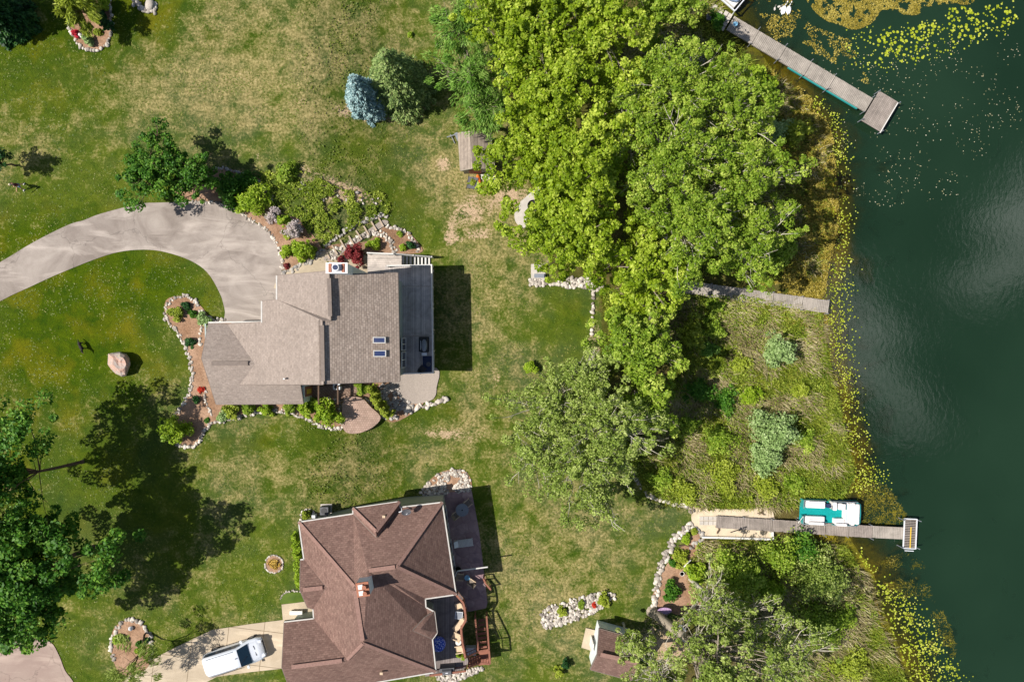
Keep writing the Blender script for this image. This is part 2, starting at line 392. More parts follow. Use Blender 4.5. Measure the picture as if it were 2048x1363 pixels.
MT = dict(
 ground=mat_ground(), water=mat_water(), drive=mat_asphalt('old_asphalt', (128, 117, 109), (164, 153, 144)), drive_b=mat_asphalt('worn_asphalt', (150, 130, 120), (164, 146, 134)),
 conc=mat_asphalt('concrete_drive', (172, 156, 134), (188, 172, 150), .12), walk=simple('concrete_walk', (182, 166, 142), .9, .12, 1.2, .2),
 pad=simple('pad_concrete', (186, 178, 168), .9, .14, 2, .3), sand=simple('beach_sand', (204, 186, 160), .95, .12, 1.5, .5),
 paver=mat_pavers('brick_pavers', (190, 162, 146), (178, 150, 134), .2, .2, .05, (150, 124, 110)), paver2=mat_pavers('diagonal_pavers', (156, 132, 116), (138, 112, 98), .2, .2, .8),
 agg=simple('exposed_aggregate', (160, 148, 138), .9, .2, 14, .4), stamped=mat_stamped(), mulch=mat_mulch(),
 shA=shingle('weathered_shingle', (168, 152, 140), (152, 136, 124), (110, 95, 85), .19, .34, .5, .12), shB=shingle('brown_shingle', (130, 104, 94), (112, 87, 79), (90, 66, 60)),
 shC=shingle('grey_shingle', (149, 136, 127), (141, 128, 119), (120, 105, 95), .17, .3, .86, .07),
 wallA=siding('grey_siding', (176, 186, 182)), wallB=siding('sage_siding', (164, 168, 154)), wallC=siding('white_siding', (228, 234, 234)), wallD=simple('shed_siding', (150, 142, 126), .8, .1, 2),
 trim=simple('white_trim', (188, 184, 178), .5, .1, 3), white=simple('white_paint', (216, 212, 206), .45, .05, 3), whitem=simple('white_metal', (214, 216, 220), .4, .05, 3, spec=.5),
 glass=mat_glass('window_glass', (40, 52, 70)), skyglass=mat_glass('skylight_glass', (52, 66, 108)), brick=simple('chimney_brick', (158, 104, 82), .85, .2, 6, .3),
 deckA=planks('composite_deck_boards', (208, 198, 192), (198, 188, 182), 0, .16), deckA2=planks('composite_landing_boards', (206, 194, 184), (194, 182, 172), 1, .16),
 deckB=planks('grey_deck_boards', (152, 140, 136), (140, 130, 128), 0, .15), redwood=simple('redwood_stain', (138, 90, 72), .7, .2, 3, .2),
 dock=planks('weathered_dock_boards', (188, 178, 166), (162, 152, 142), 0, .15), dock2=planks('grey_dock_boards', (170, 158, 148), (150, 138, 130), 0, .15),
 timber=simple('old_timber', (170, 152, 132), .9, .2, 4, .3), darkwood=simple('dark_timber', (92, 74, 60), .9, .2, 4, .3),
 fasc=simple('roof_edge', (122, 110, 102), .9, .15, 4, .2), ridgeB=simple('ridge_shingle', (138, 108, 98), .9, .18, 6, .3),
 bark=simple('grey_bark', (150, 138, 122), .95, .3, 5, .8, sc3=(1, 1, .3)), palebark=simple('pale_bark', (186, 178, 162), .9, .25, 6, .5), brownbark=simple('brown_bark', (96, 78, 62), .95, .25, 6, .6),
 rockw=mat_rock('pale_rock', (222, 212, 198), (132, 122, 114)), rockg=mat_rock('grey_rock', (190, 182, 172), (128, 124, 122)), boulder=mat_boulder(),
 black=simple('black_metal', (34, 34, 38), .5, .1, 4, spec=.5), grey=simple('grey_metal', (128, 132, 140), .45, .1, 4, spec=.5), dgrey=simple('dark_grey_cover', (92, 92, 96), .7, .15, 3, .2),
 beige=simple('beige_cushion', (200, 176, 148), .9, .1, 5, .2), wicker=simple('grey_wicker', (128, 116, 104), .85, .2, 9, .3), teal=simple('teal_carpet', (0, 142, 140), .9, .12, 5), teals=simple('teal_vinyl', (48, 150, 150), .4, .05, 4, spec=.5),
 vinyl=simple('white_vinyl', (232, 226, 222), .45, .05, 3, spec=.4), alum=simple('aluminium', (190, 200, 205), .3, .1, 3, metal=.6, spec=.5), navy=simple('navy_trim', (40, 52, 84), .5, .1, 4),
 orange=simple('orange_plastic', (220, 110, 40), .45, .1, 4, spec=.5), red=simple('red_plastic', (206, 74, 44), .45, .1, 4, spec=.5), blue=simple('blue_tarp', (46, 76, 110), .6, .2, 3, .4), lblue=simple('light_blue_plastic', (120, 170, 200), .5, .1, 4),
 yellow=simple('yellow_paint', (214, 178, 60), .5, .1, 4), car=simple('white_car_paint', (228, 232, 240), .2, .02, 2, spec=.6), tyre=simple('tyre_rubber', (28, 28, 30), .9, .1, 4), lamp=mat_glass('lamp_lens', (200, 205, 215)), carglass=mat_glass('car_glass', (30, 50, 66)),
 skin=simple('skin', (206, 160, 132), .6, .05, 5), shirt=simple('maroon_shirt', (98, 42, 56), .9, .15, 8), shorts=simple('blue_denim_shorts', (120, 138, 176), .9, .1, 8), hair=simple('blond_hair', (214, 200, 172), .7, .15, 30), shoe=simple('white_shoes', (226, 222, 216), .6, .05, 6),
 fur=simple('black_fur', (48, 42, 42), .9, .3, 20, .5), tan=simple('tan_fur', (170, 130, 96), .9, .2, 20, .4), feather=simple('white_feathers', (238, 238, 236), .7, .04, 10), cyg=simple('grey_down', (196, 190, 182), .8, .1, 10), swanbill=simple('orange_bill', (210, 120, 50), .5, .05, 5),
 algae=leafmat('orange_algae', (104, 92, 26), (150, 134, 48), (190, 172, 90), .1, .8),
 lily=leafmat('lily_pad_green', (120, 136, 18), (160, 172, 34), (196, 198, 76), .1, .8), lilyS=leafmat('yellow_lily_pad', (120, 136, 22), (160, 170, 44), (202, 204, 98), .1, 1.5), litter=leafmat('floating_litter', (120, 120, 80), (170, 160, 120), (215, 205, 180), 0, 1),
 reed=leafmat('dry_reeds', (108, 98, 58), (148, 136, 94), (200, 188, 148), .1, .5), sedge=leafmat('green_sedge', (64, 84, 12), (120, 134, 34), (170, 172, 70), .2, .4), weed=leafmat('submerged_weed', (64, 66, 12), (96, 92, 18), (130, 116, 32), 0, .5),
 L_maple=leafmat('yellow_green_leaves', (86, 114, 12), (142, 166, 30), (218, 228, 100), .38, .35), L_cotton=leafmat('soft_green_leaves', (78, 108, 18), (134, 162, 44), (202, 212, 100), .35, .4),
 L_grey=leafmat('grey_green_leaves', (88, 112, 36), (142, 162, 68), (200, 208, 130), .33, .4), L_dark=leafmat('deep_green_leaves', (34, 76, 12), (68, 116, 26), (128, 166, 58), .28, .6), L_will=leafmat('blue_green_leaves', (66, 108, 26), (112, 152, 56), (176, 200, 108), .25, .5),
 L_spr=leafmat('spruce_needles', (66, 92, 42), (112, 136, 70), (168, 182, 112), .05, .8), L_blue=leafmat('blue_spruce_needles', (84, 112, 112), (132, 164, 166), (190, 212, 208), .05, .8), L_ever=leafmat('dark_evergreen_needles', (14, 46, 18), (34, 78, 30), (70, 112, 44), .05, .8),
 L_lime=leafmat('lime_leaves', (92, 126, 16), (142, 170, 34), (192, 206, 80), .3, .8), L_pale=leafmat('silvery_leaves', (96, 124, 62), (140, 166, 98), (186, 202, 146), .2, .8), L_red=leafmat('dark_red_leaves', (76, 22, 26), (122, 40, 44), (168, 74, 70), .2, 1),
 L_flow=leafmat('lilac_flowers', (128, 128, 96), (184, 168, 166), (222, 212, 210), .1, 1.5), L_scar=leafmat('scarlet_flowers', (150, 30, 20), (196, 50, 30), (220, 90, 50), .1, 2), L_crim=leafmat('crimson_flowers', (140, 14, 30), (190, 24, 48), (220, 60, 80), .1, 2), L_yel=leafmat('yellow_flowers', (60, 50, 20), (190, 150, 60), (230, 205, 110), .1, 3), L_gold=leafmat('golden_leaves', (100, 120, 22), (142, 156, 42), (188, 196, 86), .2, .8),
 tuft=leafmat('grass_tufts', (70, 92, 14), (98, 114, 30), (136, 134, 66), .2, .3),
 cover=leafmat('groundcover_leaves', (74, 100, 14), (126, 146, 38), (180, 190, 80), .25, .5),
)
t_ = NT('blue_flower_cloth'); f_ = t_.n('TexVoronoi', {'Vector': t_.coord(), 'Scale': 7}).outputs['Distance']
MT['cloth'] = t_.done(t_.pr(t_.mix(t_.rng(f_, .25, .4), lin((220, 226, 244)), lin((72, 92, 190))), .8))
# ---------------------------------------------------------------- ground, lake, paths
def axis(lo, hi, st, far):
    a = list(np.arange(lo, hi+1e-6, st)); s = st; x = hi; r = []
    while x < far: s *= 1.6; x += s; r.append(x)
    s = st; x = lo; l = []
    while x > -far: s *= 1.6; x -= s; l.append(x)
    return np.array(l[::-1]+a+r)
def grid(xs, ys, zf):
    X, Y = np.meshgrid(xs, ys); V = np.stack([X.ravel(), Y.ravel(), zf(X.ravel(), Y.ravel())], 1)
    nx, ny = len(xs), len(ys); i = (np.arange(ny-1)[:, None]*nx+np.arange(nx-1)[None]).ravel()
    return V, np.stack([i, i+1, i+nx+1, i+nx], 1)
def blobs(x, y, L):
    o = np.zeros_like(x)
    for u, v, ru, rv, a in L:
        cx, cy = (u-CU)/S, (CV-v)/S
        o += a*np.exp(-(((x-cx)/(ru/S))**2+((y-cy)/(rv/S))**2))
    return o
V_, F_ = grid(axis(-52, 52, .4, 3000), axis(-36, 36, .4, 3000), hgt)
gx, gy = V_[:, 0], V_[:, 1]; U_ = gx*S+CU; VV_ = CV-gy*S
dry = .25+blobs(gx, gy, [(230,960,200,150,-.35),(960,520,70,200,.2),(950,860,90,70,.25),(1100,1130,180,110,.2),(930,380,80,90,.25),(300,200,130,70,.3),(470,60,90,120,.35),(600,180,150,160,.42),(800,60,140,80,.22),(1000,500,110,220,.3),(900,330,90,80,.35),(640,260,120,40,.2),(60,260,70,60,.3),(100,340,80,60,.2),
 (930,840,60,40,.4),(600,930,260,45,.3),(1120,1080,160,120,.22),(1060,1230,130,90,.25),(650,900,200,60,.15),(420,1130,60,100,.25),(540,990,120,60,.2),(1190,930,120,60,.2),(1100,480,60,60,.2),
 (150,650,190,110,-.6),(330,560,150,60,-.45),(100,470,160,60,-.35),(100,120,140,110,-.3),(300,50,150,60,-.3),(700,300,170,30,-.3),(1140,650,60,100,-.42),(1000,560,50,60,-.1),(820,430,60,90,-.3),(560,880,160,30,-.2),(1330,1060,60,40,-.25),(880,830,110,30,-.3),(500,1060,60,60,-.1),(280,420,180,40,-.3)])
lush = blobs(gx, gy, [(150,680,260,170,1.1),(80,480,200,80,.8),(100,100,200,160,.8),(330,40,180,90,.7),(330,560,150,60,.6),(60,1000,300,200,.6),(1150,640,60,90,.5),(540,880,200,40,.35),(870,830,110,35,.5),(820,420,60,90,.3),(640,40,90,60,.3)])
bare = blobs(gx, gy, [(890,330,20,22,.75),(935,425,46,32,.68),(960,470,40,14,.5),(760,236,50,14,.5),(905,480,22,10,.5),(900,470,16,26,.4),(1010,390,40,25,.4),(700,235,70,22,.42),(830,215,50,30,.6),(690,390,40,20,.4),(590,345,40,14,.36),(1050,400,60,40,.4),(1340,1290,90,70,.75),(45,960,60,40,.5),(25,322,10,12,.8),(1400,100,60,70,.6),(1190,680,20,70,.5),(640,370,60,25,.55),(720,400,50,22,.5),(980,640,60,140,.22),(960,900,60,80,.25),(1000,760,50,60,.22),(1030,1000,60,50,.2),(500,180,60,60,.25),(650,150,60,60,.25),(560,60,50,40,.22),(1090,1180,60,40,.2),(850,860,70,20,.25),(530,325,14,14,.5),(610,212,45,5,.45),(900,870,60,14,.35),(940,390,20,10,.3)])
MARSH = smooth([(1195,570),(1200,700),(1180,800),(1200,900),(1262,930),(1290,985),(1340,1012),(1388,1020),(1388,1078),(1372,1080),(1375,1130),(1360,1200),(1385,1300),(1380,1420),(2300,1500),(2300,-200),(1000,-200),(1000,100),(1040,300),(1090,440),(1110,560)], 3, True)
marsh = sum(inpoly(U_+20*math.cos(k*.785)*(.4+.6*(k%3)/2)+30*(fbm(gx*.6,gy*.6,5)-.5), VV_+20*math.sin(k*.785)*(.4+.6*(k%3)/2)+30*(fbm(gx*.6,gy*.6,9)-.5), MARSH).astype(float) for k in range(8))/8
beach = inpoly(U_, VV_, [(1384,1014),(1545,1014),(1545,1078),(1384,1078)])
sd = shore_dist(gx, gy)
me = fast_mesh('ground', V_, F_, MT['ground'], [('dry', 'POINT', dry), ('lush', 'POINT', np.clip(lush, 0, 1)), ('bare', 'POINT', bare), ('marsh', 'POINT', marsh), ('bed', 'POINT', sstep(-.6, .5, sd))], True)
tag(link('ground', me), kind='structure')
wx = axis(16, 52, .5, 4000); wx = wx[wx > 14]
V_, F_ = grid(wx, axis(-36, 36, .5, 4000), lambda x, y: np.full(x.shape, WATER))
dep = np.maximum(WATER-hgt(V_[:, 0], V_[:, 1]), 0)
me = fast_mesh('water', V_, F_, MT['water'], [('depth', 'POINT', dep)], True)
tag(link('water', me), kind='structure')

DR = [0]
def drape(name, pts, mat, off=.03, kind='structure', label=None, cat=None, group=None, thick=0, n=4, sm=True, z=None):
    """a sheet lying on the ground; pts are photo pixels"""
    P = smooth(pts, n, True) if sm else pts
    DR[0] += 1; off = off+.004*(DR[0] % 9)
    w = [G(u, v, off) for u, v in P]; bm = bmesh.new()
    vs = [bm.verts.new(p) for p in w]; tri = tessellate_polygon([[Vector((p.x, p.y, 0)) for p in w]])
    for t in tri:
        try: bm.faces.new([vs[i] for i in t])
        except ValueError: pass
    for _ in range(7):
        e = [e for e in bm.edges if e.calc_length() > 1.3]
        if not e: break
        bmesh.ops.subdivide_edges(bm, edges=e, cuts=1); bmesh.ops.triangulate(bm, faces=[f for f in bm.faces if len(f.verts) > 3])
    xs = np.array([v.co.x for v in bm.verts]); ys = np.array([v.co.y for v in bm.verts]); hh = hgt(xs, ys)
    for v, h_ in zip(bm.verts, hh): v.co.z = (h_ if z is None else z)+off
    bm.normal_update()
    for f in bm.faces:
        if f.normal.z < 0: f.normal_flip()
    if thick:
        top = list(bm.faces); be = [e for e in bm.edges if e.is_boundary]
        r = bmesh.ops.extrude_edge_only(bm, edges=be)
        for g in r['geom']:
            if isinstance(g, bmesh.types.BMVert): g.co.z -= thick
    me = bpy.data.meshes.new(name); bm.to_mesh(me); bm.free(); me.materials.append(mat)
    return tag(link(name, me), label, cat, group, kind)
drape('driveway', [(-140,600),(0,524),(67,484),(135,450),(168,440),(202,427),(277,408),(317,405),(360,404),(410,402),(454,410),(479,426),(521,452),(545,473),(556,494),(563,515),(566,549),(600,560),(600,640),(520,660),(452,655),(450,625),(447,609),(439,585),(415,545),(381,521),(331,504),(287,499),(236,504),(186,519.6),(111,550),(61,573),(0,602),(-140,680)], MT['drive'], .035)
drape('driveway', [(600,1232),(568,1238.6),(500,1247),(423,1259),(354,1292),(280,1330),(180,1420),(300,1470),(413,1363),(434,1352),(500,1343),(600,1332)], MT['conc'], .035, sm=False)
drape('driveway', [(-60,1290),(20,1284),(60,1277),(100,1283),(118,1310),(130,1340),(150,1370),(170,1440),(-60,1440)], MT['drive_b'], .035)
drape('path', [(563,1208),(625,1200),(640,1240),(566,1243)], MT['walk'], .05, sm=False)
drape('path', [(566,549),(590,530),(622,515),(650,500),(672,498),(690,512),(735,512),(745,560),(560,580)], MT['walk'], .05)
drape('path', [(604,762),(690,762),(712,770),(722,790),(738,812),(757,828),(757,838),(738,855),(712,865),(688,858),(684,800),(604,795)], MT['paver2'], .06)
drape('patio', [(690,795),(722,795),(740,812),(759,830),(758,842),(740,857),(712,866.5),(688,860),(684,820)], MT['paver'], .5, thick=.7, z=None)
drape('patio', [(790,740),(873,735),(873,775),(871,790),(862,800),(840,806),(815,806),(795,790),(780,765)], MT['agg'], .06)
drape('patio', [(880,986),(943,980),(958,1060),(975,1205),(972,1215),(940,1222),(880,1215)], MT['stamped'], .07, thick=.2, sm=False)
for p in ([(332,600),(368,592),(400,610),(424,637),(470,650),(480,700),(470,810),(440,842),(420,850),(408,865),(396,886),(360,889),(345,860),(343,838),(374,794),(385,760),(381,727),(371,693),(354,663),(333,640)],
          [(440,800),(620,800),(690,790),(690,845),(675,857),(645,852),(615,838),(577,823),(520,823),(438,842)],
          [(135,40),(150,80),(165,97),(187,101),(207,95),(220,78),(222,30),(215,-60),(140,-60)],
          [(380,400),(350,380),(420,342),(470,340),(515,355),(545,380),(548,410),(570,430),(600,440),(640,490),(640,505),(600,535),(568,548),(563,515),(545,472),(521,450),(478,424),(455,405),(420,402)],
          [(735,482),(770,452),(810,462),(832,480),(840,506),(740,506),(690,515),(640,512),(660,490)],
          [(690,770),(760,762),(800,762),(850,800),(800,840),(770,838),(735,800)],
          [(225,1262),(240,1245),(265,1240),(290,1252),(302,1280),(302,1320),(280,1345),(240,1345),(222,1300)],
          [(532,1127),(537,1114),(548,1110),(560,1114),(566,1127),(560,1140),(548,1145),(537,1140)],
          [(845,985),(870,950),(905,938),(935,945),(942,980),(900,985)],
          [(1385,1060),(1372,1085),(1345,1110),(1318,1160),(1308,1210),(1400,1230),(1390,1150),(1400,1075)]):
    drape('mulch_soil', p, MT['mulch'], .04)
drape('sand', [(1384,1015),(1400,1012),(1450,1018),(1510,1016),(1545,1020),(1546,1076),(1470,1076),(1400,1070),(1385,1055)], MT['sand'], .03, n=2)
drape('concrete_pad', [(1030,440),(1032,415),(1050,395),(1085,370),(1115,375),(1125,420),(1110,450),(1075,458),(1045,455)], MT['pad'], .06, None, 'round grey concrete fire pit pad under the maple edge', 'concrete pad', thick=.1)
drape('concrete_pad', [(1062,528),(1086,526),(1094,560),(1062,562)], MT['pad'], .06, None, 'small square grey concrete slab beside the rock wall end', 'concrete pad', thick=.1, sm=False)
drape('concrete_pad', [(1172,1255),(1200,1262),(1190,1303),(1163,1294)], MT['walk'], .12, None, 'pale concrete ramp in front of the white shed door', 'concrete pad', thick=.2, sm=False)
drape('lawn_island', [(563,1206),(566,1190),(580,1184),(604,1185),(612,1200)], MT['cover'], .09, 'stuff', None, None)

# ---------------------------------------------------------------- buildings
def roof(parent, faces, mat, name='roof', th=.22, fascia='fasc', fname='fascia'):
    """faces: lists of (u, v, z): roof planes seen at those photo pixels; shared corners are merged"""
    idx = {}; V = []; F = []; loc = parent.location
    for f in faces:
        t = []
        for u, v, z in f:
            k = (round(u, 1), round(v, 1), round(z, 2))
            if k not in idx: idx[k] = len(V); V.append(W(u, v, z)-loc)
            t.append(idx[k])
        F.append(t)
    bm = bmesh.new(); bv = [bm.verts.new(v) for v in V]; uvl = bm.loops.layers.uv.new('UVMap')
    for t in F:
        f = bm.faces.new([bv[i] for i in t]); f.normal_update()
        if f.normal.z < 0: f.normal_flip()
    be = [(e.verts[0].co.copy(), e.verts[1].co.copy(), e.link_faces[0].calc_center_median()) for e in bm.edges if e.is_boundary]
    bmesh.ops.triangulate(bm, faces=list(bm.faces), ngon_method='EAR_CLIP')
    bm.normal_update()
    for f in bm.faces:
        nrm = f.normal; tx = nrm.cross(Vector((0, 0, 1)))
        tx = tx.normalized() if tx.length > 1e-4 else Vector((1, 0, 0)); ty = nrm.cross(tx)
        for l in f.loops: l[uvl].uv = (l.vert.co.dot(tx), l.vert.co.dot(ty))
    me = bpy.data.meshes.new(name); bm.to_mesh(me); me.materials.append(mat)
    r = link(name, me, parent)
    m = M()
    low = [f for f in bm.faces]
    for f in low:       # soffit underneath
        vs = [v.co-Vector((0, 0, th)) for v in f.verts]; m.add(vs[::-1], [tuple(range(len(vs)))])
    for a, b, f in be:
        # a solid board just outside the edge, closing the gap between roof and soffit
        d = (b-a); out = Vector((d.y, -d.x, 0)); c = f
        if out.length < 1e-5: continue
        out.normalize()
        if out.dot((a+b)/2-c) < 0: out = -out
        o = out*.05; z = Vector((0, 0, -th)); u_ = Vector((0, 0, .004))
        vs = [a-u_, b-u_, b+o-u_, a+o-u_, a+z, b+z, b+o+z, a+o+z]
        m.add(vs, [(0, 1, 2, 3), (7, 6, 5, 4), (3, 2, 6, 7), (1, 0, 4, 5), (2, 1, 5, 6), (0, 3, 7, 4)])
    bm.free()
    m.build(fname, MT[fascia], r)
    return r
def offset(pts, d):
    n = len(pts); A = sum(pts[i-1][0]*pts[i][1]-pts[i][0]*pts[i-1][1] for i in range(n)); sg = 1 if A > 0 else -1; out = []
    for i in range(n):
        p0, p1, p2 = Vector(pts[i-1][:2]), Vector(pts[i][:2]), Vector(pts[(i+1) % n][:2])
        a = (p1-p0).normalized(); b = (p2-p1).normalized(); na = Vector((-a.y, a.x))*sg; nb = Vector((-b.y, b.x))*sg
        m = (na+nb); q = m.length
        m = m/q if q > .1 else na
        out.append((p1+m*(d/max(m.dot(na), .4))))
    return out
def walls(parent, perim, mat, inset=.4, drop=.2, name='wall', zbot=None):
    w = [W(*p) for p in perim]; q = offset([(p.x, p.y) for p in w], inset); zt = [p.z-drop for p in w]
    zb = [min(hz(p.x, p.y), hz(w[i].x, w[i].y))-.4 if zbot is None else zbot for i, p in enumerate(q)]
    m = M(); n = len(q); loc = parent.location
    vs = [(q[i].x-loc.x, q[i].y-loc.y, zb[i]-loc.z) for i in range(n)]+[(q[i].x-loc.x, q[i].y-loc.y, zt[i]-loc.z) for i in range(n)]
    A = sum(q[i-1].x*q[i].y-q[i].x*q[i-1].y for i in range(n))
    fs = [(k, (k+1) % n, n+(k+1) % n, n+k) for k in range(n)]
    if A < 0: fs = [f[::-1] for f in fs]
    m.add(vs, fs)
    o = m.build(name, mat, parent)
    return q, zt
def window(parent, a, b, t0, t1, z0, z1, name='window', mat='glass', outw=None):
    """on the wall from a to b (world xy), between fractions t0..t1"""
    a = Vector(a); b = Vector(b); d = (b-a); n = Vector((d.y, -d.x)).normalized()
    if outw is not None and n.dot(Vector(outw)) < 0: n = -n
    p = a+d*t0; q = a+d*t1; loc = parent.location; m = M()
    P = lambda x, z, o: (x.x+n.x*o-loc.x, x.y+n.y*o-loc.y, z-loc.z)
    for u_, w_, za, zb_ in ((p, q, z0, z0), (p, q, z1, z1)): m.beam(P(u_, za, .03), P(w_, zb_, .03), .09, .09)
    mid = (p+q)/2
    for x in (p, mid, q): m.beam(P(x, z0, .03), P(x, z1, .03), .07, .07)
    f = m.build(name, MT['white'], parent)
    m = M(); m.add([P(p, z0, .02), P(q, z0, .02), P(q, z1, .02), P(p, z1, .02)], [(0, 1, 2, 3)])
    m.build('pane', MT[mat], f)

# ---- the grey-roofed house
h1 = thing('grey_house', 'house with weathered grey-brown shingle roof, brick-topped chimney, two skylights and a lakeside deck', 'house', W(640, 690, 0)*1.0+Vector((0, 0, 2)))
def zw(u): return 4.6+(u-455)*.0235
zr = 8.97
roof(h1, [
 [(554,551,zw(554)),(657.5,542,zr),(661,640,zr),(554,599,zw(554))],
 [(554,599,zw(554)),(661,640,zr),(644,640,zw(644)),(524,602,zw(524))],
 [(524,602,zw(524)),(644,640,zw(644)),(646.5,768,zw(644)),(480,768,5.2),(510,728,5.9),(455,648,4.6),(524,643.5,zw(524))],
], MT['shC'], name='west_roof')
roof(h1, [[(417.3,645.5,4.6),(455,648,4.6),(510,728,5.9),(403.5,716,5.9)],
 [(403.5,716,5.9),(510,728,5.9),(480,768,5.2),(600,769.5,5.2),(606,806.5,4.5),(432.5,808,4.5)]], MT['shC'], name='garage_roof')
roof(h1, [[(653,549.5,8.82),(795,545.3,6.8),(799,762,6.8),(640,767,9.0),(638,640,9.0),(653,640,8.82)]], MT['shA'], name='east_roof')
q1, _ = walls(h1, [(554,553,6.6),(655,549,6.6),(795,545.3,6.6),(799,762,6.6),(644,767,6.6),(606,768,4.6),(606,806,4.4),(432.5,808,4.4),(417,645.5,4.5),(524,644,4.6),(524,602,5.9),(554,599,6.4)], MT['wallA'], .35, .1)
# gable triangles closing the walls under the ridge
for va, vb in ((549.5+8, None), (761, None)):
    m = M()
    A, B, C_ = W(653, va, 8.75), W(793, va, 6.55), W(562, va, 6.4); A2 = W(653, va, 5.5)
    d = Vector((0, .1 if va < 600 else -.1, 0))
    a = [C_, B, A]; b_ = [p-d for p in a]
    m.add(a+b_, [(0, 1, 2), (5, 4, 3), (0, 3, 4, 1), (1, 4, 5, 2), (2, 5, 3, 0)])
    m.build('gable_wall', MT['wallA'], h1, wld=True)
m = M(); a = [W(409, 647, 4.5), W(431, 805, 4.4), W(411, 716, 5.75)]; b_ = [p+Vector((.12, 0, 0)) for p in a]
m.add(a+b_, [(0, 1, 2), (5, 4, 3), (0, 3, 4, 1), (1, 4, 5, 2), (2, 5, 3, 0)]); m.build('gable_wall', MT['wallA'], h1, wld=True)
m = M(); a, b_ = W(486, 766, 5.15), W(642, 766, 8.75); c, d = Vector((b_.x, b_.y, 4.2)), Vector((a.x, a.y, 4.2)); q = [a, b_, c, d]; r_ = [v+Vector((0, .12, 0)) for v in q]
m.add(q+r_, [(3, 2, 1, 0), (4, 5, 6, 7), (0, 1, 5, 4), (1, 2, 6, 5), (2, 3, 7, 6), (3, 0, 4, 7)]); m.build('gable_wall', MT['wallA'], h1, wld=True)
def gut(parent, pts, w=.11, name='gutter'):
    m = M(); P = [W(*p) for p in pts]
    for a, b in zip(P, P[1:]): m.beam(a, b, w, .12)
    m.build(name, MT['trim'], parent, wld=True)
gut(h1, [(553.5,551,zw(554)-.03),(553.5,599,zw(554)-.03)]); gut(h1, [(523.5,602,zw(524)-.03),(523.5,645,zw(524)-.03)]); gut(h1, [(417,644.5,4.62),(524,643,4.9)])
def ridge(parent, a, b, mat, w=.3, name='ridge_vent'):
    m = M(); m.beam(W(*a), W(*b), w, .06); m.build(name, mat, parent, wld=True)
ridge(h1, (658,556,zr+.05), (660.5,632,zr+.05), MT['fasc']); ridge(h1, (644,650,zw(644)+.05), (646,762,zw(644)+.05), MT['fasc'])
ridge(h1, (423,726,5.97), (496,726,5.97), MT['fasc'], .36)
# chimney
m = M(); c0 = W(674, 536, 9.9); m.box((c0.x, c0.y, 5.6), (1.55, .72, 8.6)); chim = m.build('chimney', MT['wallC'], h1, wld=True)
def sub(m, name, mat, parent): # sub-part: parent sits at its own parent's location with zero offset
    return m.build(name, MT[mat] if isinstance(mat, str) else mat, parent, wld=True)
m = M(); m.box((c0.x, c0.y, 9.96), (1.66, .82, .12)); sub(m, 'chimney_cap', 'vinyl', chim)
for k in (-.5, .5): m = M(); m.box((c0.x+k, c0.y, 10.05), (.22, .66, .06)); sub(m, 'cap_band', 'brick', chim)
m = M(); m.cyl((c0.x, c0.y, 10.02), .27, .42, 18); sub(m, 'flue', 'whitem', chim)
m = M(); m.cyl((c0.x, c0.y, 10.44), .2, .03, 18); sub(m, 'flue_opening', 'navy', chim)
for (u0, u1, v0, v1) in ((746.5,772,673.5,686), (747.5,773,700,713)):
    def ez(u): return 9.0-(u-640)*(2.2/157.)+.03
    a, b = W(u0, v0, ez(u0)), W(u1, v1, ez(u1)); sl = (b.z-a.z)/(b.x-a.x); m = M()
    P = lambda x, y, o: (x, y, a.z+(x-a.x)*sl+o)
    def slab(x0, x1, y0, y1, o0, o1):
        m.add([P(x0, y0, o0), P(x1, y0, o0), P(x1, y1, o0), P(x0, y1, o0), P(x0, y0, o1), P(x1, y0, o1), P(x1, y1, o1), P(x0, y1, o1)], [(3, 2, 1, 0), (4, 5, 6, 7), (0, 1, 5, 4), (1, 2, 6, 5), (2, 3, 7, 6), (3, 0, 4, 7)])
    y0, y1 = min(a.y, b.y), max(a.y, b.y); t = .07
    slab(a.x, b.x, y0, y0+t, -.1, .2); slab(a.x, b.x, y1-t, y1, -.1, .2); slab(a.x, a.x+t, y0+t, y1-t, -.1, .2); slab(b.x-t, b.x, y0+t, y1-t, -.1, .2)
    s_ = m.build('skylight', MT['white'], h1, wld=True); m = M(); slab(a.x+t, b.x-t, y0+t, y1-t, -.1, .17); sub(m, 'pane', 'skyglass', s_)
m = M(); p = W(571.5, 756.5, zw(571)); m.cyl((p.x, p.y, p.z-.3), .07, .75, 10); m.build('vent_pipe', MT['white'], h1, wld=True)
# east wall glass, deck level (house x about -9)
ea, eb = W(793, 553, 6.8), W(797, 757, 6.8); ex = ea.x-.33
for va, vb in ((676, 700), (704, 735)):
    y0, y1 = W(0, va, 4).y, W(0, vb, 4).y
    window(h1, (ex+.36, y0), (ex+.36, y1), 0, 1, 2.4, 4.5, 'patio_door', outw=(1, 0))
for k in range(2):
    window(h1, (ex+.36, 3-k*3), (ex+.36, 1-k*3), 0, 1, .4, 1.6, 'window', outw=(1, 0))
m = M(); a, b = W(552, 556, 5), W(552, 596, 5); m.box((a.x+.28, (a.y+b.y)/2, 3.2), (.08, 2.0*1, 2.3)); m.build('garage_door', MT['white'], h1, wld=True)
# entry wall with a door and brick pier at the end of the covered walk
m = M(); p = W(611, 786, 3.6); m.box((p.x, p.y, 3.2), (.16, 1.5, 2.3)); eb_ = m.build('entry_wall', MT['wallC'], h1, wld=True)
m = M(); m.box((p.x+.1, p.y+.15, 3.05), (.1, .85, 2.0)); dr = m.build('front_door', MT['brick'], h1, wld=True)
m = M(); m.box((p.x+.17, p.y+.15, 3.15), (.03, .4, 1.3)); sub(m, 'door_glazing', 'yellow', dr)

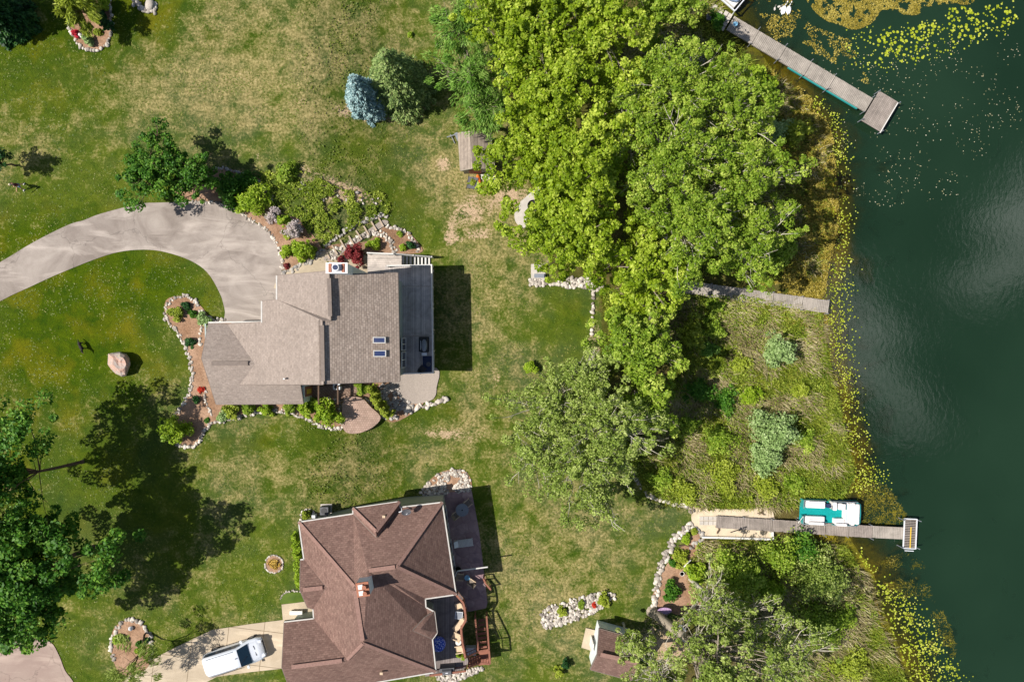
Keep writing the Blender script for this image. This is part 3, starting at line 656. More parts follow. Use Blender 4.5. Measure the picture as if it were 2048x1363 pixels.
# ---- deck of the grey house
dk = thing('lakeside_deck', 'long composite deck with white railing along the east side of the grey-roofed house', 'deck', W(832, 640, 0))
DZ = 2.15
a, b = W(797, 530, DZ), W(864.5, 745, DZ)
m = M(); m.box(((a.x+b.x)/2-.6, (a.y+b.y)/2, DZ-.12), (b.x-a.x+1.2, a.y-b.y, .24)); m.build('deck_floor', MT['deckA'], dk, wld=True)
c, d = W(735, 508, DZ), W(803, 548, DZ)
m = M(); m.box(((c.x+d.x)/2, (c.y+d.y)/2, DZ-.135), (d.x-c.x, c.y-d.y, .26)); m.build('landing_floor', MT['deckA2'], dk, wld=True)
for vv in (573, 671): y = W(0, vv, DZ).y; m = M(); m.box(((a.x+b.x)/2, y, DZ+.006), (b.x-a.x, .15, .012)); m.build('divider_board', MT['deckA2'], dk, wld=True)
def railing(parent, pts, z0s, post='white', hgt_=1.0, gap=.13, name='railing', cap=.1, step=2.0):
    """pts world xy list with floor height z0s (list); posts, rails and balusters in one mesh"""
    m = M(); P = [Vector((p[0], p[1], z)) for p, z in zip(pts, z0s)]
    for i, (a, b) in enumerate(zip(P, P[1:])):
        L = (b-a).length; U = Vector((0, 0, 1))
        m.beam(a+U*hgt_, b+U*hgt_, cap, .05); m.beam(a+U*.12, b+U*.12, .04, .05)
        k = max(1, round(L/step))
        for j in range(k+1):
            if j == k and i < len(P)-2: continue
            p = a+(b-a)*j/k; m.box((p.x, p.y, p.z+hgt_/2+.02), (.11, .11, hgt_+.04))
        nb = int(L/gap)
        for j in range(1, nb):
            p = a+(b-a)*j/nb; m.box((p.x, p.y, p.z+hgt_/2+.05), (.03, .03, hgt_-.15))
    return m.build(name, MT[post], parent, wld=True)
ne = W(863, 529.5, DZ+1); se = W(866, 745, DZ+1); sw = W(806, 747, DZ+1); nw = W(775, 531, DZ+1)
railing(dk, [(nw.x, nw.y), (ne.x, ne.y), (se.x, se.y), (sw.x, sw.y)], [DZ]*4)
n1_, n2_ = W(735, 505.5, DZ+1), W(788, 507.5, DZ+1)
railing(dk, [(n1_.x, n1_.y), (n2_.x, n2_.y)], [DZ]*2)
# stairs down to the lawn (descend to the east)
s0, s1 = W(787, 508.5, DZ), W(787, 528.5, DZ); x0 = s0.x; nst = 10; run = .3
for k in range(nst):
    z = DZ-.2*(k+1); m = M(); m.box((x0+.15+run*k, (s0.y+s1.y)/2, z-.03), (.2, s0.y-s1.y, .06)); m.build('stair_tread', MT['white'], dk, wld=True)
for y in (s0.y, s1.y): m = M(); m.beam((x0, y, DZ-.2), (x0+run*nst, y, .05), .06, .25); m.build('stringer', MT['white'], dk, wld=True)
railing(dk, [(n2_.x, n2_.y+.02), (n2_.x+run*nst, n2_.y)], [DZ, .15], step=1.6)
for x in (b.x-.2, a.x+1.5):
    for y in (a.y-.3, a.y-3.3, a.y-6.2, b.y+.2): m = M(); m.box((x, y, DZ/2-.3), (.2, .2, DZ+.35)); m.build('support_post', MT['white'], dk, wld=True)

# ---- the brown-roofed house
h2 = thing('brown_house', 'large house with brown hipped shingle roof and twin-flue chimney', 'house', W(740, 1180, 0)+Vector((0, 0, 1)))
E = 4.7; T = 7.6
A_=(597.5,1043,E); B_=(884.6,1003.4,E); C_=(912.3,1187.7,E); D_=(851,1196.6,E)
R1=(709,1172,T); R2=(725.8,1286,T); R3=(735.7,1140.5,T); R4=(794,1132.4,T)
roof(h2, [[A_,(706.7,1026.5,E),(799.5,1013.5,E),B_,R4,R3,R1],
 [B_,C_,R4],
 [R3,R4,C_,D_,(782,1163,6.75)],
 [R1,R3,(782,1163,6.75),D_,(852,1213,E),(868.7,1222,E),(874,1264.6,E),(865,1277,E),(872.2,1342.6,E),R2],
 [A_,R1,R2,(694,1318,6.9),(627.6,1235.6,E),(625.8,1216.8,E),(652.4,1174,5.9),(608,1117.5,E)],
 [R2,(872.2,1342.6,E),(585,1392,E),(563.8,1333.7,6.9),(694,1318,6.9)],
 [(568.4,1242.3,E),(627.6,1235.6,E),(694,1318,6.9),(563.8,1333.7,6.9)],
 ], MT['shB'])
roof(h2, [[(601,1118,E+.01),(608,1117.5,E),(652.4,1174,5.92),(600,1179.5,5.92)],[(600,1179.5,5.92),(652.4,1174,5.92),(626,1217,E+.01),(615,1214,E)]], MT['shB'], 'entry_roof')
roof(h2, [[(705.6,1015.8,E+.25),(798.8,1002.3,E+.25),(752.5,1062,6.55)],[(705.6,1015.8,E+.25),(752.5,1062,6.55),(752.8,1074,6.2),(706.6,1026.5,E+.03)],[(798.8,1002.3,E+.25),(799.4,1013.5,E+.03),(752.8,1074,6.2),(752.5,1062,6.55)]], MT['shB'], 'north_roof')
roof(h2, [[(868.9,1222,E+.06),(874.2,1264.6,E+.06),(841,1257,5.75)],[(868.9,1222,E+.06),(841,1257,5.75),(825.7,1260,5.85),(850,1234,E+.5)],[(841,1257,5.75),(874.2,1264.6,E+.06),(865,1277,E+.06),(825.7,1260,5.85)]], MT['shB'], 'bay_roof')
walls(h2, [A_,(705.6,1022,E),(798.8,1009,E),B_,C_,D_,(852,1213,E),(868.7,1222,E),(874,1264.6,E),(865,1277,E),(872.2,1342.6,E),(585,1392,E),(568.4,1242.3,E),(627.6,1235.6,E),(625.8,1216.8,E),(615,1214,E),(601,1118,E),(608,1117.5,E)], MT['wallB'], .38, .12)
gut(h2, [A_,(706,1026.5,E),(705.6,1015.5,E+.2),(798.8,1002,E+.2),(799.5,1013.5,E),B_,C_,D_,(852,1213,E),(868.7,1222,E),(874,1264.6,E),(865,1277,E),(872.2,1342.6,E),(585,1392,E)], .1)
gut(h2, [A_,(608,1117.5,E),(601,1118,E)], .1); gut(h2, [(626,1217,E),(627.6,1235.6,E),(568.4,1242.3,E)], .1)
for a, b in (((738,1140,T+.05),(790,1133,T+.05)), ((710,1180,T+.05),(725,1280,T+.05)), ((583,1333,6.98),(684,1320,6.98)), ((606,1178.5,5.98),(645,1174.5,5.98))): ridge(h2, a, b, MT['ridgeB'], .34)
def caps(parent, L, mat):
    m = M()
    for a, b in L: m.beam(W(a[0], a[1], a[2]+.02), W(b[0], b[1], b[2]+.02), .26, .07)
    m.build('ridge_cap', mat, parent, wld=True)
tc_ = MT['ridgeB']
caps(h2, [(A_,R1),(B_,R4),(C_,R4),((872.2,1342.6,E),R2),((705.6,1015.8,E+.25),(752.5,1062,6.55)),((798.8,1002.3,E+.25),(752.5,1062,6.55)),((694,1318,6.9),R2)], tc_)
# chimney with two flues
c0 = W(725.5, 1178, 8.9); mm_ = Matrix.Rotation(R(8), 3, 'Z')
m = M(); m.box((c0.x, c0.y, 7.6), (.95, 1.05, 2.5), R(8)); chim = m.build('chimney', MT['wallC'], h2, wld=True)
m = M(); m.box((c0.x, c0.y, 8.88), (1.0, 1.12, .1), R(8)); sub(m, 'chimney_cap', 'brick', chim)
for k in (-1, 1):
    q = mm_ @ Vector((-.02, .24*k, 0)); m = M(); m.box((c0.x+q.x-.1, c0.y+q.y, 9.0), (.36, .36, .16), R(8)); f = sub(m, 'flue', 'white', chim)
    m = M(); m.cyl((c0.x+q.x+.2, c0.y+q.y, 8.93), .17, .26, 14); sub(m, 'flue_cover', 'brick', chim)
for u, v in ((769, 1030.5), (764, 1342)):
    p = W(u, v, 5.6); m = M(); m.cyl((p.x, p.y, p.z-.7), .08, 1.0, 10); m.box((p.x, p.y, p.z+.32), (.24, .2, .06)); m.build('vent_pipe', MT['beige'], h2, wld=True)
# satellite dish on a tripod on the north slope
sd_ = thing('satellite_dish', 'dark oval satellite dish on a white tripod on the brown roof', 'dish', W(806, 1021, 5.2))
m = M(); 
for k in range(2):
    t = k*2.1; m.beam((.25*math.cos(t), .25*math.sin(t), 0), (0, 0, .55), .05)
m.beam((-.35, -.1, .02), (.3, .12, .05), .06); m.build('tripod', MT['whitem'], sd_)
m = M(); m.lathe((0, 0, 0), [(.02, -.02), (.2, .02), (.33, .09), (.34, .1), (.2, .05), (.02, .02)], 18, 1.2, .85); o = m.build('dish', MT['dgrey'], sd_); o.location = (.35, .08, .6); o.rotation_euler = (.3, .3, 0)
m = M(); m.tube([(.1, 0, .5), (.35, .08, .6)], .03); m.tube([(.35, -.15, .6), (.5, 0, .85)], .02); m.build('arm', MT['whitem'], sd_)
# windows seen on the lakeside and north walls
eA, eB = W(884.6, 1003.4, E-.2), W(912.3, 1187.7, E-.2); dd = (eB-eA).normalized(); nn = Vector((-dd.y, dd.x))
if nn.x > 0: nn = -nn
o2 = nn*.36
a2 = (eA.x+o2.x, eA.y+o2.y); b2 = (eB.x+o2.x, eB.y+o2.y)
for t0, t1, z0, z1 in ((.16, .32, .3, 2.3), (.36, .44, .3, 2.3), (.56, .68, .1, 2.2), (.75, .9, .1, 2.2), (.16, .34, 3.0, 4.2), (.52, .66, 3.0, 4.2)): window(h2, a2, b2, t0, t1, z0, z1, 'window', outw=(1, 0))
n_a, n_b = W(620, 1040, E-.2), W(700, 1029, E-.2)
for t0, t1 in ((.1, .3), (.6, .85)): window(h2, (n_a.x, n_a.y-.32), (n_b.x, n_b.y-.32), t0, t1, 3, 4.1, 'window', outw=(0, 1))
m = M(); g0, g1 = W(567.5, 1250, 3.5), W(565.5, 1325, 3.5); m.box(((g0.x+g1.x)/2+.33, (g0.y+g1.y)/2, 3.05), (.08, 2.4, 2.1)); m.build('garage_door', MT['white'], h2, wld=True)
m = M(); p = W(606, 1229, 2.4); m.box((p.x, p.y, 3.2), (.5, .08, 2.0), .2); m.build('front_door', MT['white'], h2, wld=True)
pl = thing('wall_pole', 'slim white pole reaching out over the stamped patio from the brown-roofed house', 'pole', W(915, 1141, 2.6))
m = M(); a, b = Vector((0, 0, 0)), W(975.5, 1133, 2.6)-pl.location; m.tube([a, b], .06, 8); m.build('arm', MT['white'], pl)
m = M(); m.beam((0, 0, 0), (-.35, -.75, -.1), .06, .1); m.build('bracket', MT['white'], pl)

# ---- raised deck, curved railings and stairs of the brown house
ud = thing('terrace_deck', 'raised grey deck with redwood railings and stairs beside the brown-roofed house', 'deck', W(890, 1260, 0))
UZ = 2.3
edge = [(913.5,1190),(926.5,1205),(930.6,1225.7),(931.5,1239),(921.7,1256.5),(924.6,1283.8),(930.6,1315)]
RP = [(p.x, p.y) for p in (W(u, v, UZ+1) for u, v in edge)]
floor = RP+[(p.x, p.y) for p in (W(937,1324,UZ),W(928,1338,UZ),W(850,1352,UZ),W(845,1190,UZ))]
m = M(); m.prism(floor, UZ-.25, UZ); m.build('deck_floor', MT['deckB'], ud, wld=True)
railing(ud, RP, [UZ]*len(RP), 'redwood', cap=.17)
p1, p2 = W(931, 1341, UZ+1), W(860, 1350, UZ+1); railing(ud, [(p1.x, p1.y), (p2.x, p2.y)], [UZ]*2, 'redwood', cap=.17)
# upper flight to the landing, landing, lower flight to the patio
LZ = 1.25
lp = [W(u, v, LZ) for u, v in ((957,1300),(976,1297),(980,1326),(958,1330))]
m = M(); m.prism([(p.x, p.y) for p in lp], LZ-.2, LZ); m.build('landing_floor', MT['redwood'], ud, wld=True)
for k in range(5):
    t = (k+.5)/5; z = UZ-.2*(k+1); a, b = W(934+24*t, 1316-8*t, z), W(937+24*t, 1332-4*t, z); m = M(); m.beam(a, b, .26, .05); m.build('stair_tread', MT['redwood'], ud, wld=True)
for k in range(7):
    t = (k+.5)/7; z = LZ-.17*(k+1); a, b = W(957-1*t, 1298-62*t, z), W(974-5*t, 1296-62*t, z); m = M(); m.beam(a, b, .24, .05); m.build('stair_tread', MT['redwood'], ud, wld=True)
def RW(L): return [(W(u, v, z+1).x, W(u, v, z+1).y) for u, v, z in L], [z for u, v, z in L]
for L in ([(980,1326,LZ),(978,1300,LZ),(973,1232,0.1)], [(956,1302,LZ),(953,1262,.7),(950,1232,.1)], [(931,1314,UZ),(956,1303,LZ)], [(936,1334,UZ),(960,1325,LZ),(978,1327,LZ)]):
    P, Z = RW(L); railing(ud, P, Z, 'redwood', cap=.15, gap=.2)
P, Z = RW([(967,1157,.05),(971,1166,.05),(981,1178,.05)])
fl = thing('low_fence', 'short redwood fence at the lake edge of the stamped patio', 'fence', Vector((P[0][0], P[0][1], .05))); railing(fl, P, Z, 'redwood', cap=.15, gap=.2)
for u, v in ((905, 1335), (929, 1312), (921, 1257), (930, 1235), (974, 1300), (976, 1322)):
    p = W(u, v, 2); zt = LZ if u > 940 else UZ; m = M(); m.box((p.x, p.y, (zt-.2)/2-.3), (.15, .15, zt+.1)); m.build('support_post', MT['redwood'], ud, wld=True)

# ---- sheds
s1_ = thing('garden_shed', 'small shed with grey plank roof half hidden under the yellow-green maple', 'shed', W(945, 305, 0))
ez_, rz_ = 2.1, 3.0
roof(s1_, [[(916,267,ez_),(939.2,263,rz_),(944.5,336,rz_),(921,340.5,ez_)],[(939.2,263,rz_),(980,262,ez_),(989,336.5,ez_),(944.5,336,rz_)]], planks('shed_roof_boards', (178,162,148), (160,145,132), 0, .3), fascia='wallD')
walls(s1_, [(916,267,ez_),(980,262,ez_),(989,336.5,ez_),(921,340.5,ez_)], MT['wallD'], .18, .1)
m = M(); a, b, c = W(922.5,338.5,ez_), W(985,334,ez_), W(944,335,rz_-.1); a.z -= .05
m.add([a, b, c, a+Vector((0,.08,0)), b+Vector((0,.08,0)), c+Vector((0,.08,0))], [(0,1,2),(5,4,3),(0,3,4,1),(1,4,5,2),(2,5,3,0)]); m.build('gable_wall', MT['wallD'], s1_, wld=True)
m = M(); p = W(950, 346, 1); m.box((p.x, W(0, 336.5, 2).y-.0+.02, .95), (1.1, .06, 1.8)); m.build('door', MT['brick'], s1_, wld=True)
s2_ = thing('white_shed', 'white shed with brown shingle roof beside the tall leaning trunk', 'shed', W(1225, 1300, 0))
ez_, rz_ = 2.3, 3.5
roof(s2_, [[(1198.8,1256.8,ez_),(1272,1277,ez_),(1278,1326,rz_),(1194.7,1309,rz_)],[(1194.7,1309,rz_),(1278,1326,rz_),(1263,1360,ez_),(1181,1338,ez_)]], MT['shB'])
walls(s2_, [(1198.8,1256.8,ez_),(1272,1277,ez_),(1263,1360,ez_),(1181,1338,ez_)], MT['wallC'], .12, .1)
m = M(); a, b, c = W(1198.5,1259,ez_), W(1182.5,1337,ez_), W(1195,1308.5,rz_-.1)
m.add([a, b, c, a+Vector((.1,0,0)), b+Vector((.1,0,0)), c+Vector((.1,0,0))], [(0,1,2),(5,4,3),(0,3,4,1),(1,4,5,2),(2,5,3,0)]); m.build('gable_wall', MT['wallC'], s2_, wld=True)
ridge(s2_, (1201,1308,rz_+.1), (1275,1324,rz_+.1), tc_, .36)
m = M(); m.beam(W(1187, 1278, 1)+Vector((-.1,0,0)), W(1184, 1296, 1)+Vector((-.1,0,0)), .06, 1.9); m.build('door', MT['vinyl'], s2_, wld=True)
# ---------------------------------------------------------------- vegetation
def quads(c, nrm, ax, L, Wd):
    """diamond leaves: centre c, normal nrm, long axis ax"""
    b = np.cross(nrm, ax); b /= np.linalg.norm(b, axis=1, keepdims=True)+1e-9
    a = np.cross(b, nrm); a /= np.linalg.norm(a, axis=1, keepdims=True)+1e-9
    L = L[:, None]*.5; Wd = Wd[:, None]*.5
    V = np.stack([c-a*L, c-b*Wd+a*L*.15, c+a*L, c+b*Wd+a*L*.15], 1).reshape(-1, 3)
    return V, np.arange(len(c)*4).reshape(-1, 4)
def leafmesh(name, c, nrm, ax, L, Wd, mat, rr):
    V, F = quads(c, nrm, ax, L, Wd); return fast_mesh(name, V, F, mat, [('rnd', 'FACE', rr)])
def unit(a): return a/(np.linalg.norm(a, axis=1, keepdims=True)+1e-9)
def blobset(rs, n, Rx, Rz, low=-.5, pw=2.0, lob=.3):
    ph = rs.uniform(0, 6.28, 4); t = rs.uniform(0, 6.28, n); q = rs.uniform(0, 1, n)**(1/pw)
    out = 1+lob*np.sin(2*t+ph[0])*.8+lob*np.sin(3*t+ph[1])+lob*.6*np.sin(5*t+ph[2])+rs.uniform(-.1, .12, n)
    cz = rs.uniform(low, 1, n); rad = np.sqrt(np.clip(1-np.where(cz > 0, cz, cz*.8)**2, .05, 1))
    return np.stack([np.cos(t)*q*rad*Rx*out, np.sin(t)*q*rad*Rx*out, cz*Rz*(.45+.55*q+.0*t)], 1)
def crown_mesh(seed, Rx, Rz, ncl, per, clr, leaf, mat, low=-.5, asp=.62, droop=False, flat=.65, name='crown'):
    rs = np.random.RandomState(abs(seed)); C_ = blobset(rs, ncl, Rx, Rz, low)
    sz = rs.uniform(.4, 1.5, ncl)
    own = np.repeat(np.arange(ncl), per); n = len(own)
    d = unit(rs.normal(size=(n, 3))); rad = rs.uniform(.35, 1, n)**.6
    p = C_[own]+d*(rad*clr*sz[own])[:, None]*np.array([1, 1, flat])
    nr = unit(d*.55+rs.normal(size=(n, 3))*.55+np.array([0, 0, .75])); ax = rs.normal(size=(n, 3))
    L = leaf*rs.uniform(.6, 1.35, n); Wd = L*asp
    if droop:
        o = unit(np.stack([p[:, 0], p[:, 1], np.zeros(n)], 1)); ax = o*.55+np.array([0, 0, -.6])+rs.normal(size=(n, 3))*.22; nr = unit(o*.5+rs.normal(size=(n, 3))*.5+np.array([0, 0, .5])); L = L*2.2; Wd = L*.16
    rr = np.clip(rs.uniform(0, 1, n)*.75+rs.uniform(0, .25, ncl)[own], 0, 1)
    return leafmesh(name, p, nr, ax, L, Wd, mat, rr), C_
def tree(label, cat, u, v, rp, Ht, mat, bark='bark', ncl=150, per=95, clr=.62, leaf=.27, name='broadleaf_tree', group=None, twigs=40, tr=.22, lean=(0, 0), zc=.68, flat=.65, droop=False, low=-.45, rzf=.62, base=None, seed=None):
    z0 = 0; zc_ = Ht*zc
    for _ in range(3): c = W(u, v, z0+zc_); z0 = max(hz(c.x-lean[0], c.y-lean[1]), WATER)
    if base: b = G(*base)
    else: b = Vector((c.x-lean[0], c.y-lean[1], z0))
    b.z -= .05; seed = seed or int(u*7+v*13)
    R_ = rp/S*(H-z0-zc_)/H; off = c-b
    t = thing(name, label, cat, b, 0, group); Rz = min(R_*rzf+.6, Ht*(1-zc)+.2)
    me, C_ = crown_mesh(seed, R_, Rz, int(ncl*(R_/4.5)**1.7)+12, per, clr, leaf, MT[mat], low, droop=droop, flat=flat)
    o = link('crown', me, t, off)
    rs = random.Random(seed); m = M()
    fork = Vector((off.x*.55+rs.uniform(-.3, .3), off.y*.55+rs.uniform(-.3, .3), off.z*.52))
    m.tube([(0, 0, -.3), (off.x*.08, off.y*.08, .5), fork*.6+Vector((rs.uniform(-.15, .15), rs.uniform(-.15, .15), 0)), fork, off+Vector((0, 0, Rz*.3))], [tr*1.35, tr, tr*.85, tr*.7, tr*.25], 9)
    m.build('trunk', MT[bark], t, smoothf=True)
    m = M(); idx = list(range(len(C_))); rs.shuffle(idx)
    for k, i in enumerate(idx[:twigs]):
        e = Vector(C_[i])+off; e += (e-off).normalized()*clr*.6 if k % 2 else Vector((0, 0, 0)); s = fork.lerp(off+Vector((0, 0, Rz*.2)), rs.random()) if k > 8 else fork
        mid = s.lerp(e, .5)+Vector((rs.uniform(-.4, .4), rs.uniform(-.4, .4), rs.uniform(0, .5))); q = s.lerp(e, .8)+Vector((rs.uniform(-.25, .25), rs.uniform(-.25, .25), rs.uniform(.1, .4)))
        pb = bark == 'palebark'; r0 = tr*(.4 if k < 9 else .24); m.tube([s, mid, q, e+Vector((0, 0, clr*(.75 if pb else .35)))], [r0, r0*.6, max(r0*.4, .025 if pb else 0), .016 if pb else .01], 5)
        for j in range(2):
            g = q+Vector((rs.uniform(-.7, .7), rs.uniform(-.7, .7), rs.uniform(.0, .5))); m.tube([mid.lerp(q, .6), g], [r0*.3, .01], 4)
    m.build('limbs', MT[bark], t, smoothf=True)
    return t
def bush(label, u, v, rp, mat, h=None, name='shrub', cat='shrub', leaf=.16, group=None, ncl=None, per=60, dz=0, asp=.62, clr=None, seed=None):
    r = rp/S*.97; h = h or r*1.1; p = G(u, v, dz); q = W(u, v, p.z+h*.5); p = Vector((q.x, q.y, p.z-.03))
    seed = seed or int(u*3+v*5); t = thing(name, label, cat, p, 0, group)
    clr = clr or max(r*.32, .12); ncl = ncl or int(26+30*r)
    me, C_ = crown_mesh(seed, r*.8, h*.6, ncl, per, clr, leaf, MT[mat], -.7, asp)
    link('foliage', me, t, (0, 0, h*.5)); m = M(); rs = random.Random(seed)
    for i in range(5):
        e = Vector(C_[rs.randrange(len(C_))])+Vector((0, 0, h*.5)); m.tube([(rs.uniform(-.05, .05), rs.uniform(-.05, .05), 0), e*.5+Vector((0, 0, .05)), e], [.03+.012*h, .02+.006*h, .008], 5)
    m.build('stems', MT['brownbark'], t); return t
def conifer(label, bu, bv, Ht, Rb, mat, n=60, name='spruce_tree', lv=26, q=90, leaf=.26, seed=1, cat='tree'):
    b = G(bu, bv); b.z -= .05; t = thing(name, label, cat, b); rs = np.random.RandomState(seed); P = []; A = []; Nn = []; m = M(); m.tube([(0, 0, 0), (0, 0, Ht*.97)], [.16, .02], 8)
    m.build('trunk', MT['brownbark'], t); m = M()
    for i in range(lv):
        f = (i+.3)/lv; z = .35+(Ht-.35)*f; Rr = Rb*(1-f)**.74+.12; nb = max(5, int(20*(1-f)+5))
        for k in range(nb):
            a = 6.283*(k+rs.uniform(-.3, .3))/nb+i*1.3; L = Rr*rs.uniform(.72, 1.14); m2 = int(q*(.25+.75*(1-f))*L/Rb)+6; s = rs.uniform(.12, 1, m2)**.7
            dirv = np.array([math.cos(a), math.sin(a)]); side = np.array([-dirv[1], dirv[0]]); w_ = rs.normal(size=m2)*.2*L*(1.15-s)+rs.normal(size=m2)*.05
            x = dirv[None]*(s*L)[:, None]+side[None]*w_[:, None]; zz = z+s*L*.06-(s**2)*L*.28+rs.normal(size=m2)*.05-abs(w_)*.25
            P.append(np.column_stack([x, zz])); A.append(np.column_stack([dirv[None]*np.ones((m2, 1))+side[None]*(np.sign(w_)*.7)[:, None], -.25+rs.normal(size=m2)*.25])); Nn.append(rs.normal(size=(m2, 3))*.45+np.array([dirv[0]*.25, dirv[1]*.25, .8]))
            if k % 2 == 0: m.tube([(0, 0, z), (dirv[0]*L*.9, dirv[1]*L*.9, z-.15*L)], [.025, .01], 4)
    m.build('limbs', MT['brownbark'], t); P = np.concatenate(P); A = np.concatenate(A); Nn = unit(np.concatenate(Nn)); n_ = len(P); L = leaf*rs.uniform(.6, 1.3, n_)
    link('crown', leafmesh('crown', P, Nn, A, L, L*.42, MT[mat], rs.uniform(0, 1, n_)), t); return t
def pts_in(poly, n, seed, mask=None, land=None):
    rs = np.random.RandomState(seed); P = np.array(poly, float); lo, hi = P.min(0), P.max(0); out = []
    while sum(len(o) for o in out) < n:
        q = rs.uniform(lo, hi, (n*2, 2)); q = q[inpoly(q[:, 0], q[:, 1], poly)]
        if mask is not None: q = q[mask(q[:, 0], q[:, 1]) > rs.uniform(0, 1, len(q))]
        out.append(q)
        if len(out) > 60: break
    return np.concatenate(out)[:n], rs
def world2(q, zoff=0): return (q[:, 0]-CU)/S, (CV-q[:, 1])/S
def leaves(name, label, poly, n, zlo, zhi, leaf, mat, seed, mask=None, water=False, asp=.6, flatn=.6, kind='stuff', up=1.0):
    q, rs = pts_in(poly, n, seed, mask); x, y = world2(q); z = np.full(len(x), WATER) if water else np.maximum(hgt(x, y), WATER)
    k = (H-z)/H; x, y = x*k, y*k
    z = z+zlo+(zhi-zlo)*rs.uniform(0, 1, len(x))*(.3+.7*fbm(x*1.4, y*1.4, seed)*1.6).clip(.2, 1.4)
    n_ = len(x); nr = unit(rs.normal(size=(n_, 3))*flatn+np.array([0, 0, up])); L = leaf*rs.uniform(.5, 1.4, n_)
    o = link(name, leafmesh(name, np.column_stack([x, y, z]), nr, rs.normal(size=(n_, 3)), L, L*asp, MT[mat], rs.uniform(0, 1, n_)))
    return tag(o, label, None, None, kind)
def blades(name, label, poly, n, ln, wd, mat, seed, mask=None, lay=.75, dirs=None, water=False):
    q, rs = pts_in(poly, n, seed, mask); x, y = world2(q); z = np.maximum(hgt(x, y), WATER)
    n_ = len(x); a = rs.uniform(0, 6.283, n_) if dirs is None else dirs+rs.normal(size=n_)*.7+2.2*(fbm(x*.35, y*.35, seed)-.5)*2
    tl = lay*rs.uniform(.5, 1.25, n_); L = ln*rs.uniform(.5, 1.3, n_)
    d = np.column_stack([np.cos(a)*np.sin(tl*1.57), np.sin(a)*np.sin(tl*1.57), np.abs(np.cos(tl*1.57))+.06]); s = np.column_stack([-np.sin(a), np.cos(a), 0*a])
    b = np.column_stack([x, y, z]); w = wd*rs.uniform(.6, 1.4, n_)[:, None]
    V = np.stack([b-s*w*.5, b+s*w*.5, b+d*L[:, None]*.6+s*w*.45, b+d*L[:, None]+np.array([0, 0, -.05])], 1).reshape(-1, 3)
    me = fast_mesh(name, V, np.arange(n_*4).reshape(-1, 4), MT[mat], [('rnd', 'FACE', rs.uniform(0, 1, n_))])
    return tag(link(name, me), label, None, None, 'stuff')

MP, CT = 'L_maple', 'L_cotton'
for a in (
 ('yellow-green maple at the top edge of the photo, left of centre in the grove', 1040, 60, 108, 14, MP), ('broad yellow-green maple at the top edge of the grove, right of the willow pair', 1180, 55, 108, 15, MP),
 ('yellow-green maple in the middle of the upper grove', 1120, 190, 112, 15, MP), ('yellow-green maple overhanging the small grey shed roof', 1058, 300, 96, 12, MP),
 ('yellow-green maple in the heart of the grove, east of the shed', 1165, 345, 108, 15, MP), ('yellow-green maple overhanging the round fire pit pad', 1120, 440, 90, 12, MP),
 ('yellow-green maple above the stone rubble and corner of the low wall', 1150, 478, 80, 11, MP), ('yellow-green maple covering the landward end of the middle dock', 1285, 535, 88, 11, MP)):
    tree(a[0], 'tree', *a[1:], name='maple_tree', ncl=285, per=88, leaf=.25, clr=.46, group=None, twigs=34, flat=.55)
tree('small yellow-green tree right above the long low stone wall', 'tree', 1268, 618, 58, 7.5, MP, name='maple_tree', ncl=190, per=100, leaf=.28)
for a in (
 ('soft green cottonwood at the upper right of the grove near the long dock', 1345, 185, 112, 14), ('soft green cottonwood east of the grove, beside the orange shore weeds', 1455, 215, 95, 13),
 ('soft green cottonwood with pale limbs in the middle of the lakeside grove', 1350, 310, 112, 15), ('soft green cottonwood leaning out over the shore weeds', 1475, 350, 95, 13),
 ('soft green cottonwood with a thick pale limb showing, above the middle dock', 1385, 440, 112, 14), ('soft green cottonwood nearest the lake just above the middle dock', 1490, 480, 92, 11),
 ('soft green cottonwood wedged between the maples and the lakeside grove', 1270, 250, 74, 14)):
    tree(a[0], 'tree', *a[1:], CT, 'palebark', name='cottonwood_tree', ncl=320, per=80, leaf=.19, clr=.42, twigs=90, tr=.26, flat=.6)
tree('dark green tree at the top edge beside the bare dirt by the long dock', 'tree', 1320, 15, 66, 10, CT, name='broadleaf_tree', ncl=170, leaf=.24)
tree('dense green rounded tree below the end of the low stone wall', 'tree', 1275, 690, 88, 10, CT, name='broadleaf_tree', ncl=190, per=110, leaf=.24, clr=.5)
tree('dense green tree just east of the grey-green poplars, throwing shade on the marsh', 'tree', 1300, 800, 62, 9, CT, name='broadleaf_tree', ncl=180, per=100, leaf=.24, clr=.5)
for a in (('grey-green poplar touching the mown corner of the lawn', 1172, 750, 70, 10), ('grey-green poplar at the lawn edge, leftmost of the poplar clump', 1105, 810, 82, 10), ('grey-green poplar in the middle of the clump south of the low stone wall', 1210, 850, 96, 12),
 ('grey-green poplar hanging over the lawn at the lower left of its clump', 1080, 900, 74, 10), ('grey-green poplar in the lower middle of its clump', 1165, 930, 88, 11), ('grey-green poplar over the upper end of the boulder line', 1225, 900, 62, 10), ('sparse grey-green poplar at the bottom tip of its clump', 1195, 1000, 46, 8)):
    tree(a[0], 'tree', *a[1:], 'L_grey', 'palebark', name='poplar_tree', ncl=250, per=68, leaf=.18, clr=.42, twigs=70, tr=.18, flat=.7)
tree('tall grey-green cottonwood with a very thick leaning grey trunk beside the white shed', 'tree', 1440, 1345, 95, 15, 'L_grey', 'bark', name='cottonwood_tree', ncl=130, per=75, leaf=.2, clr=.5, twigs=110, tr=.46, base=(1303, 1222), low=-.3)
